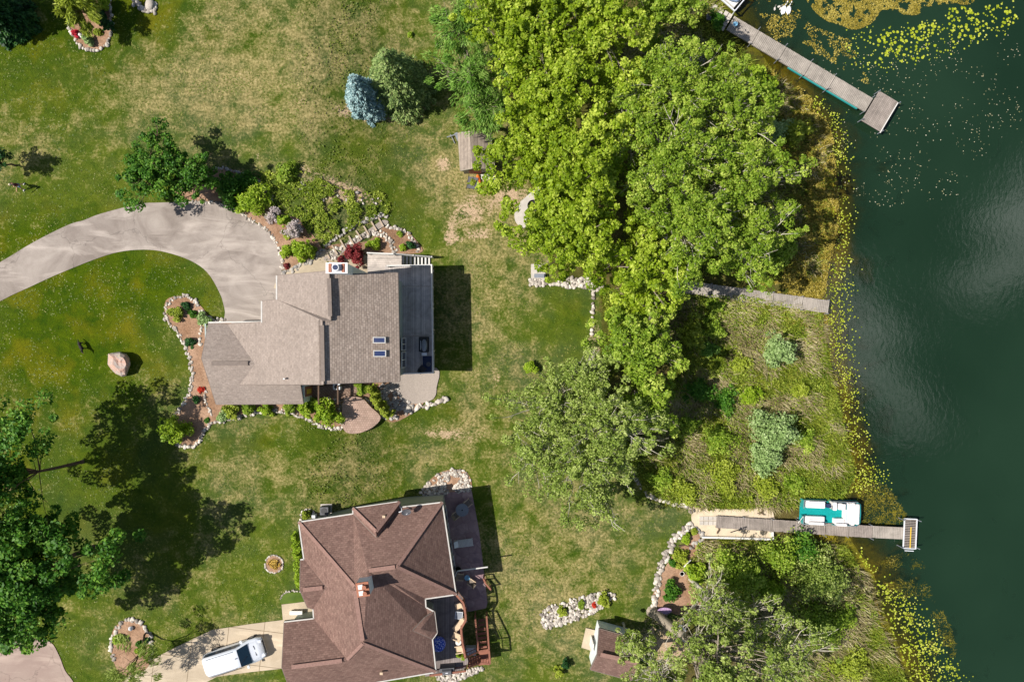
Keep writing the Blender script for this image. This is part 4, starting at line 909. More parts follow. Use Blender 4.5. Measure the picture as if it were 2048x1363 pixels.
for a in (('grey-green poplar in the stony planting above the thick trunk', 1425, 1215, 72, 10), ('grey-green poplar with bare white limbs at the bottom edge near the lake', 1560, 1320, 95, 12), ('grey-green poplar in the middle of the bottom grove', 1490, 1260, 70, 10), ('grey-green poplar at the bottom edge below the white shed', 1320, 1365, 72, 10)):
    tree(a[0], 'tree', *a[1:], 'L_grey', 'palebark', name='poplar_tree', ncl=190, per=62, leaf=.18, clr=.42, twigs=120, tr=.2, flat=.7)
tree('small light green tree overlapping the lakeside end of the white shed roof', 'tree', 1262, 1285, 36, 6, 'L_grey', 'palebark', name='poplar_tree', ncl=150, per=70, leaf=.2, clr=.4, twigs=40, tr=.1)
for a in (('blue-green weeping willow at the top edge, left end of the grove', 925, 55, 64, 9), ('blue-green weeping willow between the spruce pair and the maples', 945, 165, 70, 8), ('blue-green weeping willow just above the small grey shed', 970, 225, 50, 7)):
    tree(a[0], 'tree', *a[1:], 'L_will', 'bark', name='willow_tree', ncl=150, per=80, leaf=.2, clr=.6, droop=True)
tree('dense deep green maple at the lower left edge of the photo', 'tree', 72, 1150, 132, 12, 'L_dark', 'brownbark', name='maple_tree', ncl=210, per=120, leaf=.3, clr=.62, zc=.6)
tree('tall loose-leaved tree at the left edge above the deep green maple', 'tree', -25, 962, 130, 13.5, 'L_dark', 'brownbark', name='broadleaf_tree', ncl=170, per=90, leaf=.28, clr=.7, zc=.62, flat=.8, lean=(-2, 0), twigs=60, tr=.15)
tree('loose green tree with an arching crown beside the top of the asphalt drive', 'tree', 308, 342, 68, 5.6, 'L_dark', 'brownbark', name='broadleaf_tree', ncl=260, per=95, leaf=.24, clr=.45)
tree('dark green tree right of the arching tree at the top of the asphalt drive', 'tree', 392, 352, 44, 5, 'L_dark', 'brownbark', name='broadleaf_tree', ncl=210, per=100, leaf=.22, clr=.4)
tree('small round lawn tree cut by the left edge, with a mulch ring', 'tree', -12, 316, 28, 3.6, 'L_ever', 'brownbark', name='broadleaf_tree', ncl=400, per=90, leaf=.16, clr=.3, tr=.08)
conifer('tall green spruce beside the blue one', 803, 184, 8.8, 3.0, 'L_spr', seed=3, q=110)
conifer('silvery blue spruce left of the green one', 736, 208, 6.4, 1.8, 'L_blue', seed=5, lv=22)
conifer('dark evergreen in the top left corner', 28, 42, 7.5, 2.3, 'L_ever', seed=8, name='pine_tree', leaf=.4)
tree('feathery yellow-green shrub tree at the top of the island bed', 'tree', 158, 15, 42, 4, 'L_gold', 'brownbark', name='broadleaf_tree', ncl=260, per=90, leaf=.24, clr=.35, tr=.07, droop=True)
tree('young feathery pine in the oval bed by the concrete driveway', 'tree', 268, 1338, 52, 6, 'L_grey', 'brownbark', name='pine_tree', ncl=55, per=80, leaf=.18, clr=.55, tr=.09, droop=True, base=(292, 1262))

B = bush
B('rounded gold-leaved shrub inside the top loop of the island bed', 352, 627, 15, 'L_gold'); B('dark green shrub beside the gold one in the island bed', 373, 611, 9, 'L_ever'); B('small green shrub in the top loop of the island bed', 385, 626, 8, 'L_dark')
B('pale variegated shrub at the garage corner', 407, 640, 15, 'L_pale'); B('round dark green shrub against the stone edging west of the garage', 380, 684, 10.5, 'L_ever'); B('scarlet flowering plant west of the garage', 401, 779, 6, 'L_scar', name='flower_clump', cat='flowers', leaf=.1)
B('low dark shrub under the scarlet flowers', 392, 799, 7.5, 'L_ever'); B('tiny shrub on the mulch near the tip of the bed', 413, 840, 4.5, 'L_dark', leaf=.1)
B('large bright green shrub over the bottom end of the island bed', 350, 862, 27, 'L_lime', 2.2, leaf=.2)
B('pale hosta at the lower left corner of the garage', 446, 832, 12, 'L_pale', .5, 'hosta', 'plant'); B('lime green shrub next to the pale hosta', 463, 820, 17, 'L_gold', 1.2)
B('green shrub under the garage eave, second from the left', 497, 817, 14, CT, .9); B('lime shrub under the middle of the garage eave', 533, 819, 13, 'L_lime', .9); B('dark green shrub under the right part of the garage eave', 577, 815, 14, CT, .9)
B('lime green shrub at the right end of the garage wall', 610, 816, 18, 'L_lime', 1.3); B('big rounded shrub beside the brick walk', 656, 827, 27, 'L_lime', 2.2, leaf=.2); B('dark shrub tucked behind the big rounded one', 627, 805, 13, CT, .8)
for k, (u, v, r) in enumerate([(745, 778, 11), (750, 795, 11), (758, 809, 11), (769, 817, 10), (775, 828, 11)]):
    B(['topmost', 'second from the top', 'middle', 'second from the bottom', 'bottommost'][k]+' of the five clipped lime arborvitae beside the stone slope', u, v, r, 'L_gold', 2.0, 'arborvitae', group='row of clipped arborvitae', leaf=.13)
B('pale spiky plant by the paver walk', 727, 779, 13, CT, .6, 'ornamental_grass', 'plant'); B('low green plant along the house wall above the pavers', 716, 768, 8, CT, .5)
B('dark red Japanese maple by the landing of the deck', 710, 508, 21, 'L_red', 1.7, leaf=.18); B('lime hosta in the rocky bed beside the steps', 749, 487, 13, 'L_lime', .6, 'hosta', 'plant'); B('small green plant in the outer rocky bed', 806, 495, 7, 'L_lime', .4, 'flower_clump', 'plant')
B('dark shrub by the lower end of the outer rocky bed', 822, 491, 7, 'L_ever', .8); B('small purple plant left of the red maple', 681, 519, 7, 'L_red', .5, 'flower_clump', 'plant'); B('tiny green plant in the outer rocky bed near the top', 800, 467, 5, CT, .3, 'flower_clump', 'plant')
B('bright feathery sumac at the curve of the drive', 510, 399, 32, 'L_lime', 1.8, leaf=.28, asp=.3); B('dark green leafy shrub left of the feathery sumac', 462, 375, 33, 'L_dark', 1.5, leaf=.22); B('green shrub between the sumac and the stone arc', 495, 360, 24, 'L_dark', 1.2)
B('lilac flowering shrub beside the stone-edged drive', 548, 432, 15, 'L_flow', .9, 'flowering_shrub', leaf=.13); B('lime shrub between the two flowering shrubs', 567, 441, 13, 'L_lime', 1.1); B('white and pink flowering shrub below the lime one', 586, 460, 18, 'L_flow', 1.4, 'flowering_shrub', leaf=.15)
B('low gold shrub under the white and pink flowers', 574, 468, 10, 'L_gold', .5); B('small lime shrub nearest the drive edge, above the walkway', 573, 503, 13, 'L_lime', .9); B('large lime shrub with three lobes above the walkway', 600, 498, 23, 'L_lime', 1.5)
B('lime shrub at the right of the lobed shrub', 619, 501, 13, 'L_lime', 1.2); B('tiny maroon plant at the walkway corner', 573, 531, 5.5, 'L_red', .3, 'flower_clump', 'plant', leaf=.09); B('small grey-green bush among the weeds on the bank', 573, 345, 22, CT, 1, leaf=.2)
B('crimson flowers in the island bed at the top of the photo', 150, 66, 7, 'L_crim', .5, 'flower_clump', 'flowers', leaf=.1); B('pale green rounded plant in the island bed at the top of the photo', 176, 80, 10, 'L_pale', .7); B('round dark evergreen at the right edge of the top island bed', 211, 46, 12, 'L_ever', 1.8)
B('lime shrub cut by the top edge in the island bed', 208, 5, 12, 'L_lime', 1.2); B('dark shrub above the round evergreen in the top island bed', 203, 28, 9, 'L_ever', .8); B('low yellow plant beside the round evergreen', 196, 64, 7, 'L_gold', .4)
B('lime foliage plant in the oval bed by the driveway', 238, 1278, 13, 'L_lime', .6); B('green hosta in the middle of the oval bed', 279, 1286, 7, 'L_dark', .4, 'hosta', 'plant'); B('second green hosta in the oval bed, right side', 290, 1281, 7, 'L_ever', .4, 'hosta', 'plant'); B('lime hosta low in the oval bed', 279, 1301, 9, 'L_lime', .4, 'hosta', 'plant')
B('yellow and maroon pansies filling the round brick ring', 548, 1127, 12, 'L_yel', .3, 'flower_clump', 'flowers', leaf=.12, per=40); B('clipped gold ball at the north-west corner of the brown house', 612, 1031, 9.5, 'L_gold', .8)
for k in range(6): B(['uppermost', 'second', 'third', 'fourth', 'fifth', 'lowest'][k]+' shrub of the clipped lime hedge along the brown house', 594+k*1.2, 1072+k*18, 10.5, 'L_lime', 1.3, 'hedge_shrub', group='clipped hedge along the brown house', leaf=.14)
B('round bright shrub alone on the lawn at the bottom', 1118, 1340, 11, 'L_gold', .7); B('dark shrub beside the bright one alone on the lawn', 1131, 1328, 9, 'L_ever', .8)
B('olive mound at the left of the rock garden', 1124, 1222, 11, 'L_gold', .5, 'garden_plant', 'plant'); B('small olive mound in the middle of the rock garden', 1162, 1209, 9, CT, .4, 'garden_plant', 'plant'); B('large olive mound at the right of the rock garden', 1208, 1200, 14, 'L_gold', .6, 'garden_plant', 'plant'); B('orange flowers among the white rocks', 1188, 1209, 4.5, 'L_scar', .3, 'flower_clump', 'flowers', leaf=.09)
B('lime plant in the stony border just below the sandy beach', 1371, 1077, 10, 'L_lime', .6, 'garden_plant', 'plant'); B('gold-green spreading plant in the stony border', 1362, 1115, 17, 'L_gold', .7, 'garden_plant', 'plant'); B('small green plant left of the spreading gold one', 1345, 1125, 8, 'L_dark', .5, 'garden_plant', 'plant'); B('small plant in the stony nook near the beach corner', 1388, 1062, 6, 'L_gold', .3, 'garden_plant', 'plant')
B('leafy green shrub above the thick trunk', 1342, 1182, 20, 'L_dark', 1.2, leaf=.2); B('lime shrub at the right of the stony border', 1392, 1145, 22, 'L_lime', 1.5, leaf=.2)
B('silvery round willow shrub in the marsh below the middle dock', 1556, 699, 33, 'L_pale', 2.4, leaf=.2); B('large silvery willow shrub in the lower marsh', 1548, 862, 48, 'L_pale', 2.6, leaf=.2); B('silvery shrub joined to the large one from below', 1530, 915, 34, 'L_pale', 2.2, leaf=.2)
B('green shrub at the shore just above the middle dock', 1555, 505, 38, CT, 2, leaf=.22); B('grey twiggy shrub beside the orange shore weeds', 1548, 262, 30, 'L_pale', 1.6, leaf=.18); B('yellow-green shrub under the dock end of the grove', 1590, 265, 30, 'L_gold', 1.4, leaf=.2)
B('bright green shrub on the shore below the long dock', 1515, 165, 34, 'L_lime', 2, leaf=.22); B('green shrub beside the grey rubble near the long dock', 1440, 150, 22, CT, 1.6, leaf=.2); B('yellow-green shrub at the marsh edge below the middle dock', 1385, 668, 32, 'L_gold', 1.3, leaf=.2); B('blue-green clump right of the yellow-green marsh shrub', 1415, 700, 20, 'L_will', 1, leaf=.2)
B('green shrub on the shore just below the beach dock', 1608, 1100, 36, 'L_dark', 2, leaf=.2); B('broad soft green shrub in the shady lower marsh', 1480, 1150, 58, 'L_cotton', 2.6, leaf=.22); B('olive shrub in the sunny part of the lower marsh', 1635, 1150, 60, 'L_grey', 2.6, leaf=.2); B('lime shrub at the lower marsh, behind the bottom grove', 1540, 1180, 28, 'L_lime', 1.2, leaf=.2)
B('green shrub in the rubble of the low wall, lawn side', 1060, 735, 14, 'L_lime', .8); B('small shrub by the dock foot at the top', 1436, 42, 17, 'L_dark', 1, leaf=.2)
B('small weed clump on the upper lawn', 820, 70, 5, 'L_lime', .3, 'weed_clump', 'plant', leaf=.12)

for l_, u, v, r, mt_, h_ in (('olive shrub in the marsh directly below the old broken pallet', 1425, 655, 26, CT, 1.2), ('small lime shrub in the marsh centre, left of the silvery round willow', 1480, 725, 22, 'L_gold', .9), ('green shrub at the shady left side of the middle marsh', 1395, 780, 30, 'L_dark', 1.3),
 ('dark green shrub in the middle of the shaded marsh', 1450, 800, 28, 'L_dark', 1.1), ('lime shrub above the large silvery willow', 1500, 790, 24, 'L_lime', 1.0), ('olive shrub left of the large silvery willow', 1440, 880, 34, CT, 1.4), ('gold-green shrub low in the marsh, above the beach', 1450, 950, 36, 'L_gold', 1.2),
 ('gold-green shrub above the upper right corner of the beach', 1530, 970, 34, 'L_gold', 1.1), ('green shrub above the boulder line, left of the beach', 1320, 960, 26, CT, 1.2), ('gold-green shrub just above the boulder line near the beach', 1370, 975, 30, 'L_gold', 1.1), ('olive shrub in the marsh left of the pontoon boat', 1590, 965, 26, CT, 1.0),
 ('green shrub close to the water right of the large silvery willow', 1610, 880, 24, CT, .9), ('small green shrub near the water, halfway up the middle marsh', 1600, 780, 20, 'L_gold', .8), ('deep green shrub at the right of the shady lower marsh', 1560, 1115, 46, CT, 2.4), ('olive shrub near the water in the lower marsh', 1690, 1230, 30, CT, 1.1),
 ('dark shrub in the lower marsh beside the bare-limbed poplar', 1640, 1250, 52, CT, 2.2), ('gold-green shrub at the bottom edge of the lower marsh', 1700, 1330, 36, 'L_gold', 1.2), ('green shrub just below the landward end of the middle dock', 1430, 612, 22, CT, .9), ('olive shrub at the lawn side of the marsh under the round green tree', 1375, 850, 24, CT, 1.1)):
    B(l_, u, v, r, mt_, h_, leaf=.18, per=48)

# marsh, banks, shallows
MAR = [(1200,575),(1330,590),(1480,590),(1640,620),(1652,700),(1668,780),(1690,870),(1705,950),(1680,1000),(1600,1003),(1590,1012),(1390,1012),(1330,1000),(1285,975),(1262,930),(1215,900),(1330,860),(1350,720),(1230,700)]
MAR2 = [(1395,1082),(1600,1078),(1690,1090),(1735,1165),(1757,1245),(1805,1345),(1830,1420),(1500,1420),(1450,1250),(1400,1200),(1375,1140)]
MAR3 = [(1400,-40),(1440,-40),(1455,60),(1500,110),(1545,140),(1600,190),(1648,280),(1662,360),(1664,450),(1645,540),(1560,560),(1380,550),(1300,480),(1250,300),(1250,100)]
def nm(sc_, lo, hi, seed, inv=False):
    def f(u, v):
        r = sstep(lo, hi, fbm((u+5000)/sc_, (v+5000)/sc_, seed)); return 1-r if inv else r
    return f
blades('marsh_reeds', 'pale dry reeds lying in the marsh between the middle dock and the beach', MAR, 17000, 1.0, .055, 'reed', 11, nm(48, .42, .6, 3), .85, -.8)
blades('marsh_sedge', 'green sedge growing through the dry reeds of the middle marsh', MAR, 40000, .7, .05, 'sedge', 12, nm(48, .35, .6, 3, True), .7)
leaves('marsh_groundcover', 'leafy green ground cover across the middle marsh', MAR, 50000, .1, .6, .15, 'cover', 13, lambda u, v: .25+nm(60, .4, .56, 8)(u, v)*.7+.9*(v > 930)*(u < 1600)+.5*(u < 1450)*(v < 760))
blades('marsh_reeds', 'pale dry reeds in the marsh below the beach', MAR2, 19000, 1.0, .055, 'reed', 21, lambda u, v: nm(50, .42, .6, 5)(u, v)*.7+.9*(v < 1160)*(u < 1480), .85, -.7)
blades('marsh_sedge', 'green sedge in the marsh below the beach', MAR2, 22000, .7, .05, 'sedge', 22, nm(50, .4, .6, 5, True), .7)
leaves('marsh_groundcover', 'leafy ground cover in the marsh below the beach', MAR2, 42000, .1, .5, .15, 'cover', 23, lambda u, v: .2+nm(55, .45, .6, 6)(u, v)*.8)
blades('shore_sedge', 'sedge under and beside the lakeside grove', MAR3, 16000, .7, .05, 'sedge', 31, None, .7)
blades('shore_reeds', 'dry reeds under and beside the lakeside grove', MAR3, 9000, .8, .05, 'reed', 33, nm(50, .45, .6, 7), .85)
SHB = smooth([(1530,130),(1560,150),(1610,185),(1660,260),(1670,350),(1676,440),(1655,540),(1640,600),(1560,590),(1580,500),(1590,400),(1560,330),(1570,240),(1540,190)], 3, True)
leaves('shore_weeds', 'orange-brown weeds along the waterline beside the grove', SHB, 20000, .0, .35, .15, 'algae', 32, nm(30, .36, .55, 9))
leaves('shore_weeds', 'orange weeds in the shallows around the end of the middle dock', [(1500,560),(1560,560),(1640,590),(1655,640),(1650,740),(1580,680),(1530,640)], 8000, .0, .25, .14, 'algae', 35, nm(30, .4, .55, 4))
leaves('shore_weeds', 'orange weeds in the shallows below the beach dock', [(1640,1090),(1700,1110),(1750,1190),(1770,1260),(1820,1370),(1780,1370),(1730,1230),(1690,1150)], 6000, .0, .2, .13, 'algae', 36, nm(30, .4, .55, 5))
leaves('bank_groundcover', 'weedy ground cover on the bank between the drive and the steps', smooth([(520,345),(600,340),(690,380),(765,385),(778,425),(720,450),(660,480),(640,500),(600,440),(570,425),(548,400)], 4, True), 11000, .03, .25, .15, 'cover', 41, lambda u, v: nm(15, .42, .56, 2)(u, v))
HOUSEMASK = [(0,0),(1,0),(1,1)]
DRV = [(0,524),(135,450),(202,427),(277,408),(317,405),(454,410),(521,452),(556,494),(566,549),(600,560),(600,640),(452,650),(440,585),(381,521),(287,499),(186,520),(61,573),(0,602)]
NOGRASS = [DRV,[(330,600),(368,590),(400,606),(424,637),(690,640),(690,860),(600,835),(440,845),(408,868),(396,890),(350,888),(385,760),(333,640)],[(553,540),(870,500),(875,800),(690,865),(600,700)],[(595,1040),(885,985),(945,980),(985,1330),(560,1363),(560,1240)],[(568,1238),(423,1259),(354,1292),(230,1363),(413,1363),(566,1335)],[(135,-10),(150,80),(187,101),(220,78),(225,-10)],[(1160,1240),(1290,1260),(1280,1363),(1170,1345)],[(0,1280),(105,1280),(150,1363),(0,1363)],[(1384,1010),(1548,1010),(1548,1080),(1384,1080)],[(915,260),(1000,260),(1000,400),(930,400)]]
leaves('lawn_tufts', 'grass blades of the lawns', [(0,0),(860,0),(900,260),(980,400),(1060,560),(1190,600),(1180,700),(1020,860),(1280,1000),(1380,1040),(1300,1200),(1180,1363),(0,1363)], 26000, .0, .03, .15, 'tuft', 42, lambda u, v: nm(26, .35, .6, 21)(u, v)*(1.-np.any([inpoly(u, v, P_) for P_ in NOGRASS], axis=0)), flatn=.25)
ALG = smooth([(1600,-60),(1620,10),(1650,40),(1680,50),(1710,60),(1745,45),(1765,20),(1800,28),(1835,30),(1850,15),(1900,8),(1945,5),(1960,-60)], 4, True)
leaves('floating_algae', 'orange algae mat floating at the top of the lake', ALG, 30000, .005, .06, .11, 'algae', 51, nm(14, .3, .5, 17), True, flatn=.35)
leaves('floating_algae', 'brown weeds loosely scattered between the long dock and the algae mat', [(1470,-20),(1520,30),(1560,100),(1640,110),(1720,160),(1745,180),(1700,80),(1620,50),(1560,-30)], 1600, .0, .04, .14, 'algae', 52, nm(26, .45, .6, 2), True, flatn=.3)
leaves('underwater_weeds', 'weed bed just under the surface beside the boat', smooth([(1725,960),(1770,970),(1800,1010),(1810,1040),(1760,1050),(1725,1045),(1715,1000)], 4, True), 3800, -.05, .012, .42, 'weed', 53, None, True, .16, .25)
leaves('underwater_weeds', 'weed bed just under the surface in the lower shallows', smooth([(1760,1120),(1840,1110),(1860,1180),(1900,1250),(1910,1310),(1860,1300),(1820,1240),(1770,1180)], 4, True), 2600, -.05, .01, .42, 'weed', 54, nm(30, .4, .6, 3), True, .14, .25)
leaves('floating_litter', 'pale leaf litter floating on the upper lake', [(1640,120),(1760,90),(2040,60),(2048,300),(2000,330),(1900,400),(1800,420),(1700,400),(1660,300)], 620, .005, .02, .09, 'litter', 55, nm(60, .4, .6, 12), True, .7, .1)
# lily pads
PM = [fast_mesh('lily_pad', *(lambda r, n: (np.array([(0, 0, .0)]+[(r*math.cos(t), r*math.sin(t)*.9, .004*(k % 2)) for k, t in enumerate(np.linspace(.25, 6.05, n))]), np.array([(0, k, k+1) for k in range(1, n)])))(1, 11), MT[m_], [('rnd', 'FACE', np.full(10, x_))]) for m_, x_ in (('lily', .2), ('lily', .7), ('lilyS', .3), ('lilyS', .8))]
big, _r = pts_in([(1715,100),(1740,70),(1800,60),(1880,40),(1900,15),(2030,5),(2035,45),(1980,60),(1930,90),(1880,105),(1830,125),(1780,130),(1735,120)], 205, 61, nm(22, .35, .55, 13))
band = smooth([(1600,200),(1640,195),(1690,270),(1692,380),(1694,560),(1705,700),(1712,800),(1745,900),(1765,965),(1745,990),(1690,985),(1664,880),(1640,740),(1640,600),(1664,540),(1668,420),(1650,280)], 3, True)
b1, _r = pts_in(band, 2300, 62, nm(14, .3, .6, 14)); b1 = b1+_r.normal(size=b1.shape)*np.array([11, 4]); b2, _r = pts_in(smooth([(1675,1095),(1720,1110),(1770,1160),(1830,1210),(1880,1290),(1940,1400),(1850,1400),(1790,1280),(1755,1200)], 3, True), 1100, 63, nm(14, .3, .6, 15)); b2 = b2+_r.normal(size=b2.shape)*np.array([11, 4]); b3, _r = pts_in([(1690,50),(1800,50),(1880,30),(2030,0),(2040,60),(1900,110),(1760,150),(1690,130)], 300, 64)
rs_ = np.random.RandomState(5); pads = [(u, v, rs_.uniform(.08, .15), 0, 0) for u, v in big]+[(u, v, rs_.uniform(.03, .08), 2, 1) for u, v in b1]+[(u, v, rs_.uniform(.035, .1), 2, 2) for u, v in b2]+[(u, v, rs_.uniform(.04, .1), 2, 0) for u, v in b3]
pads = [p for p in pads if not inpoly(np.array([p[0]]), np.array([p[1]]), ALG)[0] and float(shore_dist(*[np.array([c]) for c in W(p[0], p[1]).xy])[0]) > -.2]
pads.sort(key=lambda p: -p[2]); PL = ['yellow-green lily pad in the patch at the top of the lake', 'small yellow lily pad in the band off the marsh above the boat', 'small yellow lily pad off the lower marsh, below the beach dock']; PG = ['lily pads at the top of the lake', 'lily pads along the upper shore', 'lily pads along the lower shore']
for u, v, r, mi, gi in pads[:300]:
    o = link('lily_pad', PM[mi+int(rs_.rand() < .5)], None, W(u, v, WATER+.02), rs_.uniform(0, 6.28)); o.scale = (r, r, 1); tag(o, PL[gi], 'lily pad', PG[gi])
rest = pads[300:]; V_ = []; F_ = []
for u, v, r, *_ in rest:
    p = W(u, v, WATER+.02+rs_.uniform(0, .01)); k0 = len(V_); a0 = rs_.uniform(0, 6.28)
    V_ += [(p.x+r*math.cos(a0+k*1.0472), p.y+r*math.sin(a0+k*1.0472), p.z) for k in range(6)]; F_ += [(k0, k0+1, k0+2, k0+3), (k0, k0+3, k0+4, k0+5)]
tag(link('lily_pads', fast_mesh('lily_pads', V_, F_, MT['lilyS'], [('rnd', 'FACE', np.repeat(rs_.uniform(0, 1, len(rest)), 2))])), 'the smallest yellow lily pads dotted along the shore', None, None, 'stuff')

# ---------------------------------------------------------------- stones
def ico(seed, sub_=1):
    bm = bmesh.new(); bmesh.ops.create_icosphere(bm, subdivisions=sub_, radius=1); rs = random.Random(seed); ax = [Vector((rs.gauss(0, 1), rs.gauss(0, 1), rs.gauss(0, 1))).normalized() for _ in range(7)]; lim = [rs.uniform(.6, .85) for _ in range(7)]
    for v in bm.verts:
        for a, l in zip(ax, lim):
            d = v.co.dot(a)
            if d > l: v.co -= a*(d-l)*.85
        v.co *= rs.uniform(.95, 1.05)
    V = np.array([v.co[:] for v in bm.verts]); F = np.array([[v.index for v in f.verts] for f in bm.faces]); bm.free(); return V, F
IC = [ico(k, 2) for k in range(6)]
RM = {m_: [fast_mesh('stone', V, F, MT[m_], [('rnd', 'FACE', np.full(len(F), 0.))]) for V, F in IC] for m_ in ('rockw', 'rockg')}
ST = []
def stone_line(pts, wpx, per_m, s0, s1, lab, grp, mat='rockw', dz=0, sd=1):
    rs = random.Random(sd+int(pts[0][0])); P = smooth(pts, 4)
    for a, b in zip(P, P[1:]):
        L = math.hypot(b[0]-a[0], b[1]-a[1]); n = L/S*per_m; n = int(n)+(rs.random() < n % 1); nx, ny = -(b[1]-a[1])/max(L, .01), (b[0]-a[0])/max(L, .01)
        for _ in range(n):
            t = rs.random(); w = rs.uniform(-.5, .5)*wpx; ST.append((a[0]+(b[0]-a[0])*t+nx*w, a[1]+(b[1]-a[1])*t+ny*w, rs.uniform(s0, s1), lab, grp, mat, dz))
def stone_area(poly, n, s0, s1, lab, grp, mat='rockw', dz=0, sd=1, hole=None):
    q, r = pts_in(poly, n, sd)
    for u, v in q:
        if hole and inpoly(np.array([u]), np.array([v]), hole)[0]: continue
        ST.append((u, v, r.uniform(s0, s1), lab, grp, mat, dz))
SL = stone_line
SL([(452,640),(437,640),(422,637),(401.6,622),(388,598.6),(368,591),(344,598.6),(332.4,619),(334,642.5),(354.4,662.7),(371,693),(381,727),(384.7,760.6),(374.6,794),(354,828),(340,842)], 6.5, 9.5, .09, .17, 'white stone in the winding edging west of the grey-roofed house', 'edging stones west of the grey house')
SL([(352,887),(377,892.7),(396,886),(407.7,865),(419,850),(438,842),(465,838),(491.7,829),(520,823),(549,821),(577.5,823),(601,831.5),(628,845),(652,855),(675.5,857),(692,845),(689,814.6),(675.5,801),(635,798)], 7, 9, .09, .18, 'white stone in the edging below the garage and around the big rounded shrub', 'edging stones south of the grey house')
stone_area([(678,803),(690,812),(695,845),(686,850),(678,840)], 40, .09, .16, 'white stone in the edging below the garage and around the big rounded shrub', 'edging stones south of the grey house')
SL([(138,42),(140,62),(150,80),(165,95),(187,101),(207,95),(219,80),(222,60),(222,30),(219,-5)], 4, 4.5, .13, .22, 'pale stone in the edging of the island bed at the top left', 'edging stones of the top left bed')
SL([(264,2),(280,12),(292,20),(308,24),(312,16),(303,6),(300,-2)], 10, 9, .14, .26, 'pale stone in the small heap at the top edge left', 'stones of the small heap at the top')
SL([(383,404),(420,404),(454,408),(479,425),(521,451),(545,472),(556,493),(563,514),(566,549)], 6, 9, .08, .16, 'white stone along the outer curve of the asphalt drive', 'edging stones along the drive')
SL([(428,338),(455,337),(475,344),(498,352),(520,366),(536,385),(545,405),(548,425)], 5, 7, .1, .18, 'grey stone in the arc behind the feathery sumac', 'stones of the arc behind the sumac', 'rockg')
SL([(566,548),(585,540),(605,530),(622,520),(640,505),(655,488),(668,476),(690,462),(712,450),(735,440),(760,430),(775,435)], 8, 8.5, .1, .2, 'grey-white stone along the uphill side of the timber steps', 'stones above the timber steps', 'rockg')
SL([(668,520),(662,508),(690,490),(712,478),(730,470),(748,465),(765,468),(780,480),(788,496),(792,507)], 11, 12, .1, .19, 'white stone between the timber steps and the hosta bed', 'stones around the hosta bed')
SL([(772,452),(790,455),(808,463),(822,474),(832,488),(838,505)], 7, 10, .1, .18, 'white stone in the outer edging of the rocky bed by the deck stairs', 'stones of the outer rocky bed')
stone_area([(762,768),(795,765),(800,790),(830,812),(815,822),(795,818),(790,838),(775,838),(772,822),(760,800)], 230, .1, .2, 'grey stone on the slope below the lakeside patio', 'stones of the slope by the patio', 'rockg')
SL([(795,838),(790,832),(770,836),(758,828),(738,806),(728,795)], 6, 8, .1, .18, 'white stone edging the arborvitae row', 'edging stones of the arborvitae row'); SL([(812,825),(830,816),(850,811),(872,805),(893,797)], 8, 9, .13, .26, 'pale stone in the row ending in two boulders by the lawn', 'stones of the row beside the patio')
stone_area([(835,995),(845,975),(868,950),(905,936),(935,942),(943,965),(942,980),(920,985),(905,978),(920,955),(905,950),(890,970),(900,985),(862,1001)], 300, .1, .19, 'white cobble in the planting at the north corner of the brown house', 'cobbles by the brown house')
SL([(905,978),(940,980)], 5, 8, .1, .16, 'white cobble in the planting at the north corner of the brown house', 'cobbles by the brown house')
stone_area(smooth([(1083,1235),(1088,1218),(1120,1205),(1170,1190),(1222,1183),(1230,1195),(1215,1210),(1170,1232),(1120,1250),(1090,1256)], 3, True), 430, .1, .2, 'white cobble in the long rock garden on the lower lawn', 'cobbles of the long rock garden')
stone_area([(862,1345),(890,1345),(930,1340),(975,1328),(970,1337),(940,1350),(915,1362),(880,1363)], 170, .1, .18, 'white cobble below the stairs of the raised deck', 'cobbles below the raised deck stairs')
SL([(1258,928),(1272,955),(1285,975),(1300,990),(1325,998),(1350,1005),(1372,1012),(1386,1022)], 9, 11, .12, .24, 'grey-white boulder in the line from the poplars to the beach', 'boulders between the poplars and the beach')
SL([(1386,1048),(1365,1062),(1348,1080),(1335,1105),(1322,1135),(1315,1165),(1312,1195),(1305,1215)], 12, 14, .12, .25, 'grey-white boulder in the border running down from the beach', 'boulders of the border below the beach')
SL([(1385,1055),(1400,1062),(1404,1075),(1392,1085),(1378,1095)], 9, 10, .1, .2, 'grey stone around the planted nook beside the beach', 'stones of the nook by the beach', 'rockg')
SL([(1187,580),(1186,600),(1185,630),(1184,655),(1182,672)], 3, 4.2, .15, .22, 'pale block in the straight wall beside the mown corner', 'blocks of the straight wall')
stone_area([(1058,557),(1085,560),(1125,560),(1130,552),(1180,556),(1205,566),(1208,580),(1190,582),(1160,575),(1128,578),(1120,570),(1060,572)], 190, .11, .22, 'pale rubble stone at the grove edge, left of the straight wall', 'rubble stones by the grove')
stone_area([(1366,110),(1382,95),(1420,88),(1438,95),(1420,110),(1410,130),(1385,135),(1368,125)], 260, .06, .12, 'grey rubble stone on the shady shore near the long dock', 'rubble by the long dock', 'rockg')
SL([(228,1320),(223,1290),(230,1262),(245,1245),(265,1239),(285,1248),(300,1270),(303,1300),(300,1320)], 6, 6.5, .14, .22, 'tan stone in the edging of the oval bed by the driveway', 'edging stones of the oval bed')
SL([(602,1040),(603,1028),(610,1019),(620,1018),(628,1025)], 3, 6, .1, .15, 'tan stone around the gold ball shrub', 'edging stones of the gold ball shrub')
SL([(565,1205),(563,1195),(570,1184),(585,1181),(602,1182)], 3, 7, .09, .13, 'tan block edging the little lawn at the entry of the brown house', 'blocks edging the entry lawn')
